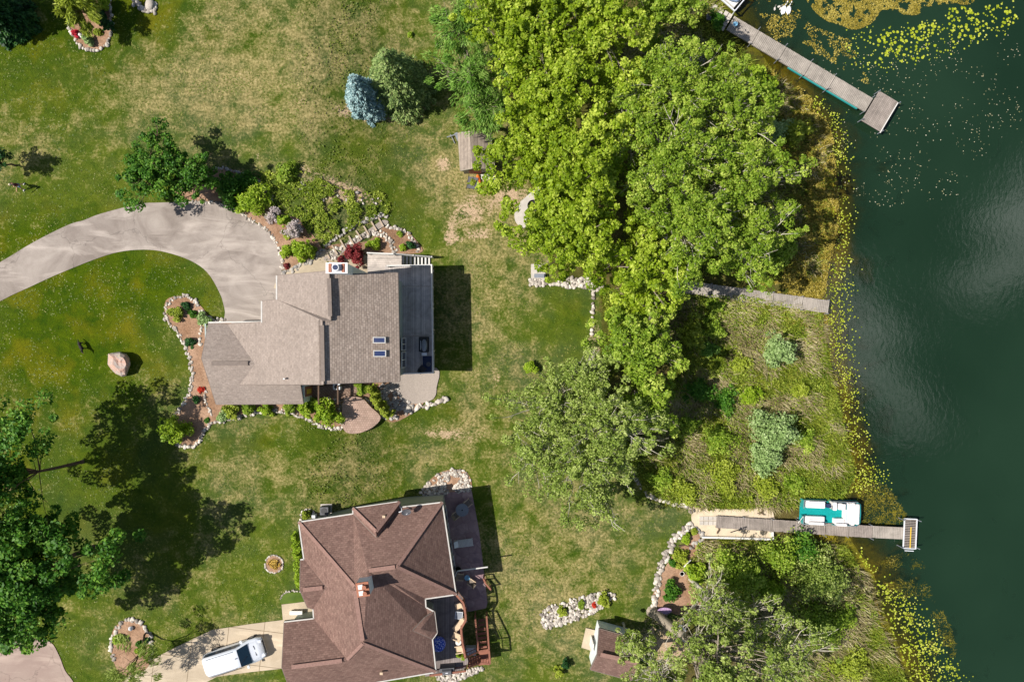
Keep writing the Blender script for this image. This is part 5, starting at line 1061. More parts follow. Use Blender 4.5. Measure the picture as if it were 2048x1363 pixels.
SL([(404,642),(400,665),(401,685),(404,692)], 4, 5, .11, .17, 'white stone in the short row against the garage', 'stones of the short row by the garage'); SL([(411,780),(409,795),(415,812),(421,824),(424,830)], 3.5, 5, .1, .16, 'tan stone in the crooked row near the scarlet flowers', 'stones of the crooked row')
stone_area([(600,365),(690,395),(760,395),(768,410),(640,400),(600,385)], 40, .06, .14, 'small pale stone loose on the weedy bank', 'loose stones on the bank')
SL([(548,1109.5),(557,1112),(564,1119),(566,1127),(564,1136),(557,1142),(548,1144.5),(539,1142),(532,1136),(530,1127),(532,1119),(539,1112),(548,1109.5)], 1, 8, .09, .12, 'tan block in the round ring of the pansy bed', 'blocks of the round ring')
for u, v, s_, l_ in ((893, 797, .34, 'larger rounded grey boulder at the very end of the patio stone row'), (884, 800, .28, 'second boulder from the end of the patio stone row'), (178, 84, .2, 'white rock next to the pale plant in the top bed'), (300, 10, .55, 'large flat tan rock in the heap at the top edge'), (715, 385, .22, 'dark rock alone on the weedy bank'), (815, 818, .36, 'flat white stone at the foot of the slope')):
    ST.append((u, v, s_, l_, None, 'rockg' if 'grey' in l_ or 'dark' in l_ else 'rockw', 0))
ST.sort(key=lambda s: -s[2]); V_ = {'rockw': [], 'rockg': []}; F_ = {'rockw': [], 'rockg': []}; A_r = {'rockw': [], 'rockg': []}; cnt = {'rockw': 0, 'rockg': 0}
for k, (u, v, s_, lab, grp, mt, dz) in enumerate(ST):
    p = G(u, v, s_*.3); a = rnd.uniform(0, 6.28); sc3 = (s_*rnd.uniform(.9, 1.3), s_*rnd.uniform(.7, 1), s_*rnd.uniform(.55, .8)); i = rnd.randrange(6)
    if k < 300:
        o = link('border_stone', RM[mt][i], None, p, a); o.scale = sc3; tag(o, lab, 'stone', grp)
    else:
        V, F = IC[i]; c_, s__ = math.cos(a), math.sin(a); q = V*np.array(sc3); q = np.column_stack([q[:, 0]*c_-q[:, 1]*s__+p.x, q[:, 0]*s__+q[:, 1]*c_+p.y, q[:, 2]+p.z])
        V_[mt].append(q); F_[mt].append(F+cnt[mt]); cnt[mt] += len(V); A_r[mt].append(np.full(len(F), rnd.random()))
me = fast_mesh('border_stones', np.concatenate([np.concatenate(V_['rockw']), np.concatenate(V_['rockg'])]), np.concatenate([np.concatenate(F_['rockw']), np.concatenate(F_['rockg'])+cnt['rockw']]), [MT['rockw'], MT['rockg']], [('rnd', 'FACE', np.concatenate(A_r['rockw']+A_r['rockg']))])
nw_ = sum(len(f) for f in F_['rockw']); me.polygons.foreach_set('material_index', np.array([0]*nw_+[1]*(len(me.polygons)-nw_), np.int32))
tag(link('border_stones', me), 'the smaller stones of all the borders and rock beds', None, None, 'stuff')
# the lone boulder on the west lawn
p = G(240, 727); bo = bmesh.new()
OUT = [(217,707),(225,705),(240,703),(252,708),(260,716),(262,728),(257,740),(252,751),(243,753),(232,746),(222,738),(216,728)]
top = [(228,712),(244,708),(252,716),(254,727),(247,735),(236,739),(229,730),(226,720)]
m = M(); n = len(OUT); lo = [W(u, v, 1.9) for u, v in OUT]; 
def ring(pts, z, k=1): return [(W(u, v, z+2).x*1, W(u, v, z+2).y, z+2) for u, v in pts]
cx, cy = 240, 728
R0 = ring(OUT, -.1); R1_ = ring([(cx+(u-cx)*1.0, cy+(v-cy)*1.0) for u, v in OUT], .35); R2_ = ring([(cx+(u-cx)*.86, cy+(v-cy)*.86) for u, v in OUT], .8); R3_ = ring([(cx+(u-cx)*.58-1, cy+(v-cy)*.58-1) for u, v in OUT], 1.08); R4_ = ring([(cx+(u-cx)*.2, cy+(v-cy)*.2) for u, v in OUT], 1.0)
RR = [R0, R1_, R2_, R3_, R4_]; vs = [tuple(c+rnd.uniform(-.05, .05) for c in q) for r in RR for q in r]
fs = [(i*n+k, i*n+(k+1) % n, (i+1)*n+(k+1) % n, (i+1)*n+k) for i in range(4) for k in range(n)]+[tuple(4*n+k for k in range(n))]
m.add(vs, [f[::-1] for f in fs]); o = m.build('boulder', MT['boulder'], None, p, True); tag(o, 'large lone pinkish-tan boulder on the west lawn', 'boulder')
# ---------------------------------------------------------------- docks, boats
def frame_px(u0, v0, u1, v1, z):
    a, b = W(u0, v0, z), W(u1, v1, z); d = b-a; return a, math.atan2(d.y, d.x), d.length
def dock(label, p0, p1, wpx, z, cuts, mat='dock', posts=True, skirt=None, name='wooden_dock', t=None):
    """boards run across; local x runs along the dock"""
    a, rz, L = frame_px(*p0, *p1, z); w = wpx/S*(H-z)/H
    t = t or thing(name, label, 'dock', (a.x, a.y, 0), rz); c = [0]+[k*L for k in cuts]+[L]
    for i in range(len(c)-1):
        x0, x1 = c[i]+.015, c[i+1]-.015; m = M(); nb = max(1, int((x1-x0)/.15)); dz = rnd.uniform(-.01, .01)
        for k in range(nb):
            xa = x0+(x1-x0)*k/nb; jt = rnd.uniform(-.012, .012)
            m.box((xa+(x1-x0)/nb/2, jt, z-.02+dz), ((x1-x0)/nb-.014, w, .04))
        for s in (-1, 1): m.box(((x0+x1)/2, s*(w/2-.06), z-.12+dz), (x1-x0, .05, .16))
        m.build('deck_section', MT[mat], t)
        if posts:
            for s in (-1, 1): m = M(); m.cyl((x1-.1, s*(w/2+.05), WATER-1.3), .035, z-WATER+1.3+rnd.uniform(.1, .5), 8); m.build('post', MT['grey'], t)
    if skirt:
        m = M(); m.box((L*.7, -w/2, z-.28), (L*.5, .08, .16)); m.build('float', MT[skirt], t)
    return t, rz, w, L
t1, rz1, w1, L1 = dock('long weathered dock running out from the top shore to a square end platform', (1460.5,45.5), (1738.5,210.5), 31, .35, (.18,.375,.56,.73), 'dock', skirt='teals')
a = W(1760, 223, .35); q = Matrix.Rotation(-t1.rotation_euler.z, 3, 'Z') @ (a-t1.location); m = M(); Wd_, Ln_ = 2.0, 3.15
for k in range(20): m.box((q.x-.02, q.y-Ln_/2+Ln_*(k+.5)/20, .34), (Wd_, Ln_/20-.015, .04))
m.build('end_platform', MT['dock2'], t1); m = M(); m.box((q.x+Wd_/2-.03, q.y-.1, .38), (.08, Ln_, .06)); m.build('edge_rail', MT['white'], t1)
for s in (-1, 1):
    for x in (-1, 1): m = M(); m.cyl((q.x+x*(Wd_/2+.05), q.y+s*(Ln_/2-.1), -1.5), .04, 2.2, 8); m.build('post', MT['grey'], t1)
m = M()
for i in range(2):
    for j in range(4): m.box((-.75+i*.42, -.66+j*.44, .1), (.36, .38, .08))
pv = m.build('paver_steps', MT['pad'], t1)
dock('middle weathered dock leaving the grove and ending at the lily pads', (1365,573), (1658,613.5), 25.5, .3, (.2,.42,.62,.82), 'dock')
t3, rz3, w3, L3 = dock('long dock from the sandy beach past the pontoon boat', (1432,1043), (1745,1063), 24, .3, (.18,.36,.53,.7,.85), 'dock2')
a, rz_, L_ = frame_px(1745.5, 1063, 1808, 1066, .3); t4 = thing('dock_extension', 'narrower dock section with slatted grey end platform and yellow stripe', 'dock', (a.x, a.y, 0), rz_)
m = M()
for k in range(18): m.box((L_*(k+.5)/18, 0, .26), (L_/18-.015, 1.08, .04))
m.build('deck_section', MT['dock'], t4)
px_ = L_+.55; m = M()
for k in range(17): m.box((px_, -1.3+2.6*(k+.5)/17, .27), (1.05, .09, .04))
m.build('end_platform', MT['dock2'], t4); m = M()
for s in (-1, 1): m.box((px_+s*.56, 0, .29), (.08, 2.72, .1)).box((px_, s*1.34, .29), (1.04, .08, .1))
m.build('platform_frame', MT['whitem'], t4); m = M(); m.box((px_+.05, -.35, .315), (.09, 1.9, .02)); m.build('yellow_stripe', MT['yellow'], t4)
m = M(); m.box((px_, -1.55, .28), (.8, .07, .05)); m.build('ladder_rung', MT['whitem'], t4)
for x in (-.75, .7):
    for s in (-1, 1): m = M(); m.cyl((px_+x, s*1.25, -1.6), .04, 2.3, 8); m.build('post', MT['grey'], t4)
pth = thing('paver_path', 'eight square pavers set in the beach sand at the foot of the dock', 'pavers', G(1416, 1040))
for i in range(4):
    for j in range(2): m = M(); m.box((-.62+i*.42, -.22+j*.42, .06), (.37, .37, .08)); m.build('paver', MT['pad'], pth)
wl = thing('low_wall', 'low white wall holding the lower side of the sandy beach', 'wall', G(1470, 1075))
m = M(); 
for a, b in (((1404,1073),(1470,1074.5)), ((1470,1074.5),(1545,1077)), ((1545,1077),(1544,1062))): m.beam(G(*a, .1), G(*b, .1), .16, .35)
m.build('wall', MT['white'], wl, wld=True)
cv = thing('curved_pipe', 'thin black hose curving across the sand beside the beach dock', 'hose', G(1500, 1058)); m = M(); m.tube([G(u, v, .06) for u, v in smooth([(1461,1064),(1478,1059),(1500,1056.5),(1522,1057),(1543,1059)], 4)], .045, 6); m.build('hose', MT['black'], cv, wld=True)
for u, v, l_ in ((1524, 1024, 'dark driftwood on the sand near the upper right corner of the beach'), (1416, 1015, 'dark driftwood at the top left corner of the beach'), (1438, 1060, 'grey driftwood on the sand below the first dock boards')):
    m = M(); p = G(u, v, .08)
    for k in range(4): a_ = rnd.uniform(0, 6); m.tube([(0, 0, 0), (.25*math.cos(a_), .2*math.sin(a_), .05), (.5*math.cos(a_+.3), .3*math.sin(a_+.3), .02)], [.09, .06, .02], 6)
    tag(m.build('driftwood', MT['darkwood'], None, p), l_, 'driftwood')
# pontoon boat
a, rz_, L_ = frame_px(1600, 1023, 1722, 1028, .9); bt = thing('pontoon_boat', 'teal and white pontoon boat moored on the upper side of the beach dock', 'boat', (*W(1661, 1024.5, .5).xy, WATER), rz_)
hl, hw = 2.62, 1.12
for s in (-1, 1): m = M(); m.tube([(-hl, s*.78, .12), (-hl+.3, s*.78, .1), (hl-.5, s*.78, .1), (hl, s*.78, .3)], [.1, .29, .29, .06], 12); m.build('pontoon', MT['alum'], bt, smoothf=True)
def rr(x0, x1, y0, y1, r=.15, n=4):
    out = []
    for cx_, cy_, a0 in ((x1-r, y1-r, 0), (x0+r, y1-r, 90), (x0+r, y0+r, 180), (x1-r, y0+r, 270)):
        for k in range(n+1): t_a = R(a0+90*k/n); out.append((cx_+r*math.cos(t_a), cy_+r*math.sin(t_a)))
    return out
m = M(); m.prism(rr(-hl, hl, -hw, hw, .18), .42, .5); m.build('deck', MT['teal'], bt)
def panel(pts, z0=.5, z1=1.08, w=.05, mat='teals', name='fence_panel'):
    m = M()
    for p, q in zip(pts, pts[1:]): m.beam((*p, (z0+z1)/2), (*q, (z0+z1)/2), w, z1-z0)
    o = m.build(name, MT[mat], bt); m = M()
    for p, q in zip(pts, pts[1:]): m.beam((*p, z1+.03), (*q, z1+.03), .05, .05)
    return m.build('rail', MT['alum'], o)
panel([(-.55, hw-.05), (-hl+.1, hw-.05), (-hl+.1, .35)]); panel([(-hl+.1, -.35), (-hl+.1, -hw+.05), (-.5, -hw+.05)]); panel([(.05, hw-.05), (hl-.3, hw-.05)], mat='navy'); panel([(.2, -hw+.05), (hl-.35, -hw+.05)])
m = M(); m.tube([(hl-.35, hw-.1, .85), (hl-.05, hw-.3, .85), (hl, 0, .85), (hl-.05, -hw+.3, .85), (hl-.35, -hw+.02, .85)], .14, 8); m.build('bumper_rim', MT['teals'], bt, smoothf=True)
def cush(name, L, mat='vinyl', z0=.5, z1=.95, r=.1, back=None):
    o = None; m = M(); m.prism(rr(*L, r), z0, z1); m.prism(rr(L[0]+.05, L[1]-.05, L[2]+.05, L[3]-.05, r), z1, z1+.06); o = m.build(name, MT[mat], bt)
    if back: m = M(); m.prism(rr(*back, .07), z1-.05, z1+.38); m.build('backrest', MT[mat], o)
    return o
for s in (-1, 1):
    y0, y1 = (.38, 1.0) if s > 0 else (-1.0, -.38)
    o = cush('bench_seat', (-2.3, -.55, y0, y1), back=(-2.1, -.75, *((.82, 1.04) if s > 0 else (-1.04, -.82)))); m = M(); m.box((-1.42, s*.62, 1.016), (1.1, .03, .012)); m.build('piping', MT['navy'], o)
o = cush('helm_console', (.02, .38, .3, 1.02), z1=1.25); m = M(); m.tube([(-.06+.0, .55+.16*math.cos(k*.7), 1.2+.16*math.sin(k*.7)) for k in range(10)], .02, 5); m.build('steering_wheel', MT['black'], o)
m = M(); m.box((-.25, .62, .75), (.35, .35, .5)); m.build('cooler', MT['navy'], bt)
o = cush('helm_chair', (.52, 1.0, .32, .9), z1=.98, r=.2, back=(.86, 1.08, .3, .92)); 
o = cush('sofa', (.35, 1.25, -1.02, -.5), back=(.4, 1.3, -1.06, -.86)); m = M(); m.box((.8, -.66, 1.016), (.8, .03, .012)); m.build('piping', MT['navy'], o)
o = cush('corner_seat', (1.2, 1.62, -1.02, .98), r=.2); m = M(); m.box((1.38, .1, 1.016), (.03, 1.5, .012)); m.build('piping', MT['teals'], o)
cush('sun_pad', (1.66, 2.1, -1.0, 1.0), z1=1.12, r=.16); cush('sun_pad', (2.12, 2.48, -.92, .92), z1=1.12, r=.16)
m = M(); m.tube([(hl+.02, -.5, .6), (hl+.1, -.5, -.2)], .05, 6); m.build('swim_ladder', MT['alum'], bt)
ro = thing('mooring_rope', 'short white rope tying the pontoon boat to the dock', 'rope', W(1598, 1040, .35)); m = M(); m.tube([(0, 0, 0), (-.1, -.25, .05), (.15, .5, .55)], .025, 5); m.build('rope', MT['white'], ro)
# covered boat on a lift at the top edge
lf = thing('boat_lift', 'white metal boat lift frame cut by the top edge of the photo', 'boat lift', W(1463, -10, .6)); q = Matrix.Rotation(R(-33), 3, 'Z')
m = M(); P = [Vector(p) for p in ((-1.25, -1.45, .2), (1.25, -1.45, .2), (1.25, 3.2, .2), (-1.25, 3.2, .2))]; R45 = Matrix.Rotation(R(35), 3, 'Z')
a_, b_, c_ = W(1442, -2, .8), W(1469.5, 22.5, .8), W(1487, 1, .8); d1 = (a_-b_).normalized(); d2 = (c_-b_).normalized()
pp = [b_, b_+d1*4.6, b_+d1*4.6+d2*1.9, b_+d2*1.9]
m = M()
for k in range(4): m.beam(pp[k], pp[(k+1) % 4], .09, .12)
m.build('lift_frame', MT['whitem'], lf, wld=True)
for p in pp: m = M(); m.cyl((p.x, p.y, -1.6), .05, 2.6, 8); m.build('post', MT['whitem'], lf, wld=True)
cb = thing('covered_boat', 'boat under a grey-blue cover sitting in the lift at the top edge', 'boat', (*(b_+d1*2.3+d2*.95).xy, .3), math.atan2(d1.y, d1.x))
m = M(); m.prism([(2.1, 0), (1.5, .55), (.3, .72), (-2.05, .68), (-2.05, -.68), (.3, -.72), (1.5, -.55)], -.1, .45); m.build('hull', MT['white'], cb)
m = M(); m.lathe((0, 0, .45), [(1, 0), (.9, .12), (.5, .22), (.05, .3)], 18, 2.1, .72); m.build('cover', simple('boat_cover', (120, 138, 160), .6, .35, 2.0, .5), cb, smoothf=True)
st_ = thing('round_stool', 'round light blue stool standing on the shaded end of the long dock', 'stool', W(1468, 52, .37)); m = M(); m.cyl((0, 0, .38), .22, .06, 20, .2); m.build('seat', MT['lblue'], st_)
for k in range(4): m = M(); m.tube([(.12*math.cos(k*1.57), .12*math.sin(k*1.57), .38), (.2*math.cos(k*1.57), .2*math.sin(k*1.57), 0)], .02, 6); m.build('leg', MT['lblue'], st_)
m = M(); p = G(1417, 38, .25); m.box((0, 0, .2), (.5, .42, .06)).box((-.22, 0, .4), (.06, .42, .4)); tag(m.build('lawn_chair', MT['dgrey'], None, p), 'dark chair on the shady shore at the foot of the long dock', 'chair')
for k, (u, v) in enumerate(((1429, 14), (1440, 22))): m = M(); m.box((0, 0, 0), (.55, .4, .12), R(-25)); tag(m.build('stepping_stone', MT['pad'], None, G(u, v, .06)), ('upper' if k == 0 else 'lower')+' grey stepping stone near the top edge by the long dock', 'stone')
# swans
def swan(label, u, v, L, rz, mat, name='swan', cat='swan'):
    t = thing(name, label, cat, W(u, v, WATER-.04), rz); k = L/.95
    V = []; prof = [(-.5, .02, .16), (-.42, .07, .14), (-.25, .17, .14), (0, .22, .14), (.2, .19, .13), (.34, .1, .14)]
    m = M(); m.tube([(x*k, 0, z*k) for x, r, z in prof]+[(.42*k, 0, .28*k), (.45*k, 0, .48*k), (.5*k, 0, .6*k), (.6*k, 0, .6*k)], [r*k for x, r, z in prof]+[.05*k, .04*k, .055*k, .03*k], 12)
    b = m.build('body', MT[mat], t, smoothf=True); m = M(); m.tube([(.6*k, 0, .6*k), (.7*k, 0, .57*k)], [.025*k, .01*k], 6); m.build('bill', MT['swanbill'], t)
    for s in (-1, 1): m = M(); m.lathe((-.08*k, s*.14*k, .2*k), [(.02, -.1*k), (.12*k, -.05*k), (.13*k, .03*k), (.03, .1*k)], 10, 2.6, .6); m.build('wing', MT[mat], t, smoothf=True)
swan('white swan swimming at the top of the lake, left one of the pair', 1566, 21, .95, R(70), 'feather'); swan('white swan swimming at the top of the lake, right one of the pair', 1576, 21, .9, R(78), 'feather')
for k, (u, v) in enumerate(((1558, 14), (1561, 17.5), (1549, 18))): swan(['uppermost', 'middle', 'leftmost'][k]+' of the three small pale cygnets beside the swans', u, v, .38, R(20+30*k), 'cyg', 'cygnet', 'cygnet')
# ---------------------------------------------------------------- van on the concrete drive
vn = thing('parked_van', 'white van parked on the pale concrete driveway', 'van', G(477, 1303), R(17.5))
X = [(-2.6,.45,.8,.84,.5),(-2.54,.5,1.4,.9,.66),(-2.2,.35,1.74,.96,.72),(-1.2,.3,1.84,1.0,.76),(.2,.3,1.83,1.0,.76),(.75,.3,1.74,1.0,.74),(1.55,.3,1.16,1.0,.86),(2.1,.32,1.02,.96,.74),(2.5,.35,.84,.86,.6),(2.62,.42,.62,.72,.5)]
m = M(); vs = []; fs = []; N_ = 14
for x, zb, zt, hw_, tw in X:
    sec = [(-hw_*.94, zb), (-hw_, zb+.2), (-hw_, min(zt-.12, .95)), (-tw-(hw_-tw)*.3, zb+(zt-zb)*.82), (-tw, zt-.07), (-tw*.8, zt-.01), (-tw*.3, zt+.015)]
    sec = sec+[(-y, z) for y, z in reversed(sec)]; vs += [(x, y, z) for y, z in sec]
for i in range(len(X)-1):
    for k in range(N_): fs.append((i*N_+k, (i+1)*N_+k, (i+1)*N_+(k+1) % N_, i*N_+(k+1) % N_))
fs += [tuple(range(N_)), tuple((len(X)-1)*N_+k for k in reversed(range(N_)))]
m.add(vs, fs); body = m.build('body', MT['car'], vn, smoothf=True)
m = M(); m.add([(.78, -.76, 1.76), (.78, .76, 1.76), (1.52, .84, 1.21), (1.52, -.84, 1.21), (.78, -.76, 1.73), (.78, .76, 1.73), (1.52, .84, 1.18), (1.52, -.84, 1.18)], [(3, 2, 1, 0), (4, 5, 6, 7), (0, 1, 5, 4), (1, 2, 6, 5), (2, 3, 7, 6), (3, 0, 4, 7)]); m.v = [(x, y, z+.02) for x, y, z in m.v]; m.build('windshield', MT['carglass'], vn)
for s in (-1, 1):
    m = M(); m.add([(-2.2, s*.985, 1.15), (.9, s*1.0, 1.12), (.7, s*.9, 1.62), (-2.2, s*.9, 1.66)], [(0, 1, 2, 3)]); m.v = [(x, y*1.012, z) for x, y, z in m.v]; m.build('side_window', MT['carglass'], vn)
    m = M(); m.box((1.05, s*1.12, 1.12), (.16, .22, .16)); m.build('mirror', MT['car'], vn)
    m = M(); m.box((2.42, s*.62, .86), (.32, .26, .07), s*-.25); m.build('headlight', MT['lamp'], vn)
    m = M(); m.box((-.85, s*.72, 1.86), (2.4, .05, .05)); m.build('roof_rail', MT['grey'], vn)
    for x in (-1.65, 1.65):
        m = M(); m.cyl((0, 0, -.12), .36, .24, 20); o = m.build('wheel', MT['tyre'], vn); o.location = (x, s*.9, .36); o.rotation_euler = (R(90), 0, 0)
        m = M(); m.cyl((0, 0, -.125), .2, .25, 14); m.build('rim', MT['grey'], o)
for s in (-.25, .3): m = M(); m.box((1.95, s, 1.07), (.08, .34, .012), R(8)); m.build('hood_vent', MT['black'], vn)
m = M(); m.box((2.6, 0, .6), (.06, 1.1, .22)); m.build('grille', MT['black'], vn)
m = M(); m.box((.55, .1, 1.85), (.14, .06, .05)); m.build('antenna', MT['black'], vn)
m = M(); m.tube([(.8, -.5, 1.71+.06), (1.3, -.1, 1.42)], .012, 5); m.build('wiper', MT['black'], vn)
# ---------------------------------------------------------------- furniture
def chair(label, p, rz, seat='wicker', fr='beige', k=1., cat='chair', name='patio_chair'):
    t = thing(name, label, cat, p, rz)
    m = M(); m.box((0, 0, .42*k), (.52*k, .5*k, .07)); m.build('seat', MT[seat], t)
    m = M(); m.beam((-.24*k, 0, .44*k), (-.42*k, 0, .95*k), .5*k, .06); m.build('backrest', MT[seat], t)
    for s in (-1, 1):
        m = M(); m.beam((-.34*k, s*.28*k, .64*k), (.28*k, s*.28*k, .64*k), .07, .04); m.build('armrest', MT[fr], t)
        for x in (-.25, .25): m = M(); m.tube([(x*k, s*.28*k, 0), (x*k, s*.28*k, .64*k)], .02, 6); m.build('leg', MT[fr], t)
    return t
def rtable(label, p, r, h=.72, top='grey', leg='grey', name='round_table'):
    t = thing(name, label, 'table', p); m = M(); m.cyl((0, 0, h-.03), r, .03, 28); o = m.build('tabletop', MT[top], t); m = M(); m.cyl((0, 0, h), r*.12, .012, 12); m.build('umbrella_hole', MT['black'], o)
    for k in range(4): m = M(); m.tube([(r*.3*math.cos(k*1.57), r*.3*math.sin(k*1.57), h-.03), (r*.75*math.cos(k*1.57), r*.75*math.sin(k*1.57), 0)], .02, 6); m.build('leg', MT[leg], t)
    return t
PZ = .11
chair('grey sling chair up and right of the round glass table on the patio', W(936.5, 1003, PZ), R(-140)); chair('grey sling chair down and left of the round glass table on the patio', W(914, 1026, PZ), R(40)); rtable('round grey glass table on the patio of the brown house', W(925.5, 1015.5, PZ), .58, top='grey')
chair('dark grey chair against the house wall, below the long white pole', W(922, 1149, PZ), R(-5)); chair('grey sling chair turned toward the small table, below the long white pole', W(943, 1160, PZ), R(145)); rtable('small pale blue round table between two chairs below the white pole', W(935, 1151, PZ), .25, .5, 'lblue', name='side_table')
lg = thing('sun_lounger', 'white slatted sun lounger on the stamped patio', 'sun lounger', W(925, 1084, PZ), R(8))
m = M()
for k in range(12): m.box((-.35+k*.115, 0, .33), (.09, .58, .03))
m.build('seat', MT['white'], lg); m = M(); m.beam((-.4, 0, .34), (-.72, 0, .6), .56, .03); m.build('backrest', MT['whitem'], lg)
m = M(); 
for s in (-1, 1): m.beam((-.75, s*.32, .3), (1.0, s*.32, .3), .04, .05)
m.build('frame', MT['white'], lg)
for x in (-.65, .9):
    for s in (-1, 1): m = M(); m.box((x, s*.3, .14), (.05, .05, .28)); m.build('leg', MT['white'], lg)
def pot(label, p, r, h, mat='brick', plant=None):
    t = thing('planter_pot', label, 'pot', p); m = M(); m.lathe((0, 0, 0), [(r*.65, 0), (r, h), (r*1.08, h), (r*1.08, h-.03), (r*.88, h-.03)], 16); o = m.build('pot', MT[mat], t)
    m = M(); m.cyl((0, 0, h-.05), r*.86, .02, 14); m.build('soil', MT['darkwood'], t)
    if plant: me, _ = crown_mesh(int(p.x*9), r*1.3, r, 12, 30, .12, .13, MT[plant], -.3); link('plant', me, t, (0, 0, h+r*.4))
pot('round dark pot against the house wall, just above the long white pole', W(917, 1135, PZ), .26, .35, 'wicker')
# raised deck furniture
chair('beige cushioned chair at the top of the raised deck', W(917, 1207, UZ), R(200), 'beige', 'black')
st2 = thing('side_table', 'square glass side table with grey top on the raised deck', 'table', W(918.5, 1225, UZ), R(-5)); m = M(); m.box((0, 0, .5), (.6, .56, .04)); o = m.build('tabletop', MT['grey'], st2)
m = M(); 
for s in (-1, 1): m.box((s*.31, 0, .51), (.04, .64, .05)).box((0, s*.3, .51), (.58, .04, .05))
m.build('table_frame', MT['whitem'], o)
for x in (-1, 1):
    for y in (-1, 1): m = M(); m.box((x*.27, y*.25, .25), (.04, .04, .5)); m.build('leg', MT['whitem'], st2)
ch_ = thing('chaise', 'beige cushioned chaise set diagonally on the raised deck', 'chaise', W(918, 1246, UZ), R(48)); m = M(); m.box((0, 0, .34), (1.15, .52, .12)); m.build('cushion', MT['beige'], ch_); m = M(); m.beam((.5, 0, .4), (.85, 0, .78), .5, .12); m.build('backrest', MT['beige'], ch_)
for x in (-.5, .5):
    for s in (-1, 1): m = M(); m.box((x, s*.22, .14), (.05, .05, .28)); m.build('leg', MT['black'], ch_)
chair('beige cushioned chair just above the small white table on the raised deck', W(912.5, 1266, UZ), R(155), 'beige', 'beige', 1.05); chair('beige cushioned chair just below the small white table on the raised deck', W(918, 1292, UZ), R(190), 'beige', 'beige', 1.05)
rtable('small white round table between the beige chairs on the raised deck', W(917.5, 1279, UZ), .25, .5, 'white', 'white', name='side_table')
tb = thing('dining_table', 'round table under a blue and white patterned cloth on the raised deck', 'table', W(878, 1281.5, UZ)); m = M(); m.lathe((0, 0, 0), [(.64, .42), (.62, .6), (.6, .73), (.57, .75), (.02, .755)], 32); m.build('tablecloth', MT['cloth'], tb); m = M(); m.cyl((0, 0, 0), .06, .72, 10); m.build('leg', MT['black'], tb); m = M(); m.cyl((-.05, .1, .757), .05, .02, 10); m.build('umbrella_hole', MT['black'], tb)
gr = thing('gas_grill', 'gas grill under a dark grey cover on the lower end of the raised deck', 'grill', W(896, 1332, UZ), R(5)); m = M(); m.box((0, 0, .45), (1.3, .6, .9), top=(.96, .9)); m.box((0, -.02, 1.02), (.85, .5, .26), top=(.9, .6)); m.build('cover', MT['dgrey'], gr)
m = M(); m.box((0, .0, 1.17), (.22, .06, .03)); m.build('handle', MT['whitem'], gr)
pot('planter with green leaves at the corner of the raised deck', W(923, 1305, UZ), .25, .4, 'beige', 'L_lime')
bx = thing('deck_box', 'white slatted storage box on the ground between the raised deck and its stairs', 'box', W(942, 1296, 0)); m = M(); m.box((0, 0, .3), (.9, .62, .6)); m.build('body', MT['whitem'], bx); m = M()
for k in range(8): m.box((-.42+k*.12, 0, .62), (.1, .68, .04))
m.build('lid', MT['whitem'], bx)
# grey house deck furniture
g2 = thing('gas_grill', 'black gas grill with light blue lid by the railing of the long composite deck', 'grill', W(851, 690, DZ), R(90)); m = M(); m.box((0, 0, .45), (1.25, .55, .9)); m.build('cabinet', MT['black'], g2); m = M(); m.lathe((-.02, 0, .9), [(.27, 0), (.25, .1), (.15, .2), (.02, .24)], 14, 2.0, 1); m.build('lid', MT['grey'], g2)
m = M(); m.tube([(-.4, .3, 1.0), (.4, .3, 1.0)], .02, 6); m.build('handle', MT['whitem'], g2); m = M(); m.box((-.75, 0, .8), (.28, .45, .04)); m.build('side_shelf', MT['whitem'], g2)
mt_ = thing('grill_mat', 'dark mat under the gas grill on the composite deck', 'mat', W(848, 688, DZ)); m = M(); m.box((0, 0, .012), (.9, 1.3, .02)); m.build('mat', MT['black'], mt_)
mt2 = thing('floor_mat', 'dark blue mat in the lower corner of the composite deck', 'mat', W(854.5, 728, DZ)); m = M(); m.box((0, 0, .012), (.8, 1.45, .02)); m.build('mat', MT['navy'], mt2)
chair('black folding chair in the lower corner of the composite deck', W(846, 737, DZ), R(50), 'black', 'black', .9); rtable('low round grey stand on the dark blue mat', W(858, 727.5, DZ), .2, .4, 'dgrey', name='side_table')
ac = thing('air_conditioner', 'white air conditioner beside the wall of the grey-roofed house above the pavers', 'air conditioner', G(677, 772)); m = M(); m.box((0, 0, .35), (.62, .5, .7)); m.build('cabinet', MT['whitem'], ac); m = M(); m.cyl((0, 0, .7), .2, .015, 18); m.build('fan_grille', MT['black'], ac)
for k, (u, l_) in enumerate(((652, 'left'), (689, 'right'))):
    po = thing('arch_beam', l_+' dark beam crossing the covered walk of the grey-roofed house', 'beam', G(u, 785)); m = M(); m.box((0, 0, 2.3), (.12, 1.6, .14)); m.build('beam', MT['darkwood'], po)
    for s in (-1, 1): m = M(); m.box((0, s*.74, 1.1), (.12, .12, 2.3)); m.build('post', MT['darkwood'], po)
ac2 = thing('air_conditioner', 'dark air conditioner on a pale pad at the north wall of the brown house', 'air conditioner', G(653, 1017)); m = M(); m.box((0, 0, .05), (1.0, .9, .1)); m.build('pad', MT['pad'], ac2); m = M(); m.box((0, 0, .45), (.72, .68, .7)); m.build('cabinet', MT['dgrey'], ac2); m = M(); m.cyl((0, 0, .8), .27, .02, 18); m.build('fan_grille', MT['black'], ac2)
gb = thing('utility_meter', 'small white utility box between the gold ball shrub and the air conditioner', 'meter', G(632, 1028)); m = M(); m.box((0, 0, .5), (.3, .25, .6)); m.build('box', MT['whitem'], gb); m = M(); m.tube([(.2, -.1, 0), (.2, -.1, .9), (.5, -.4, .9)], .03, 6); m.build('pipe', MT['grey'], gb)
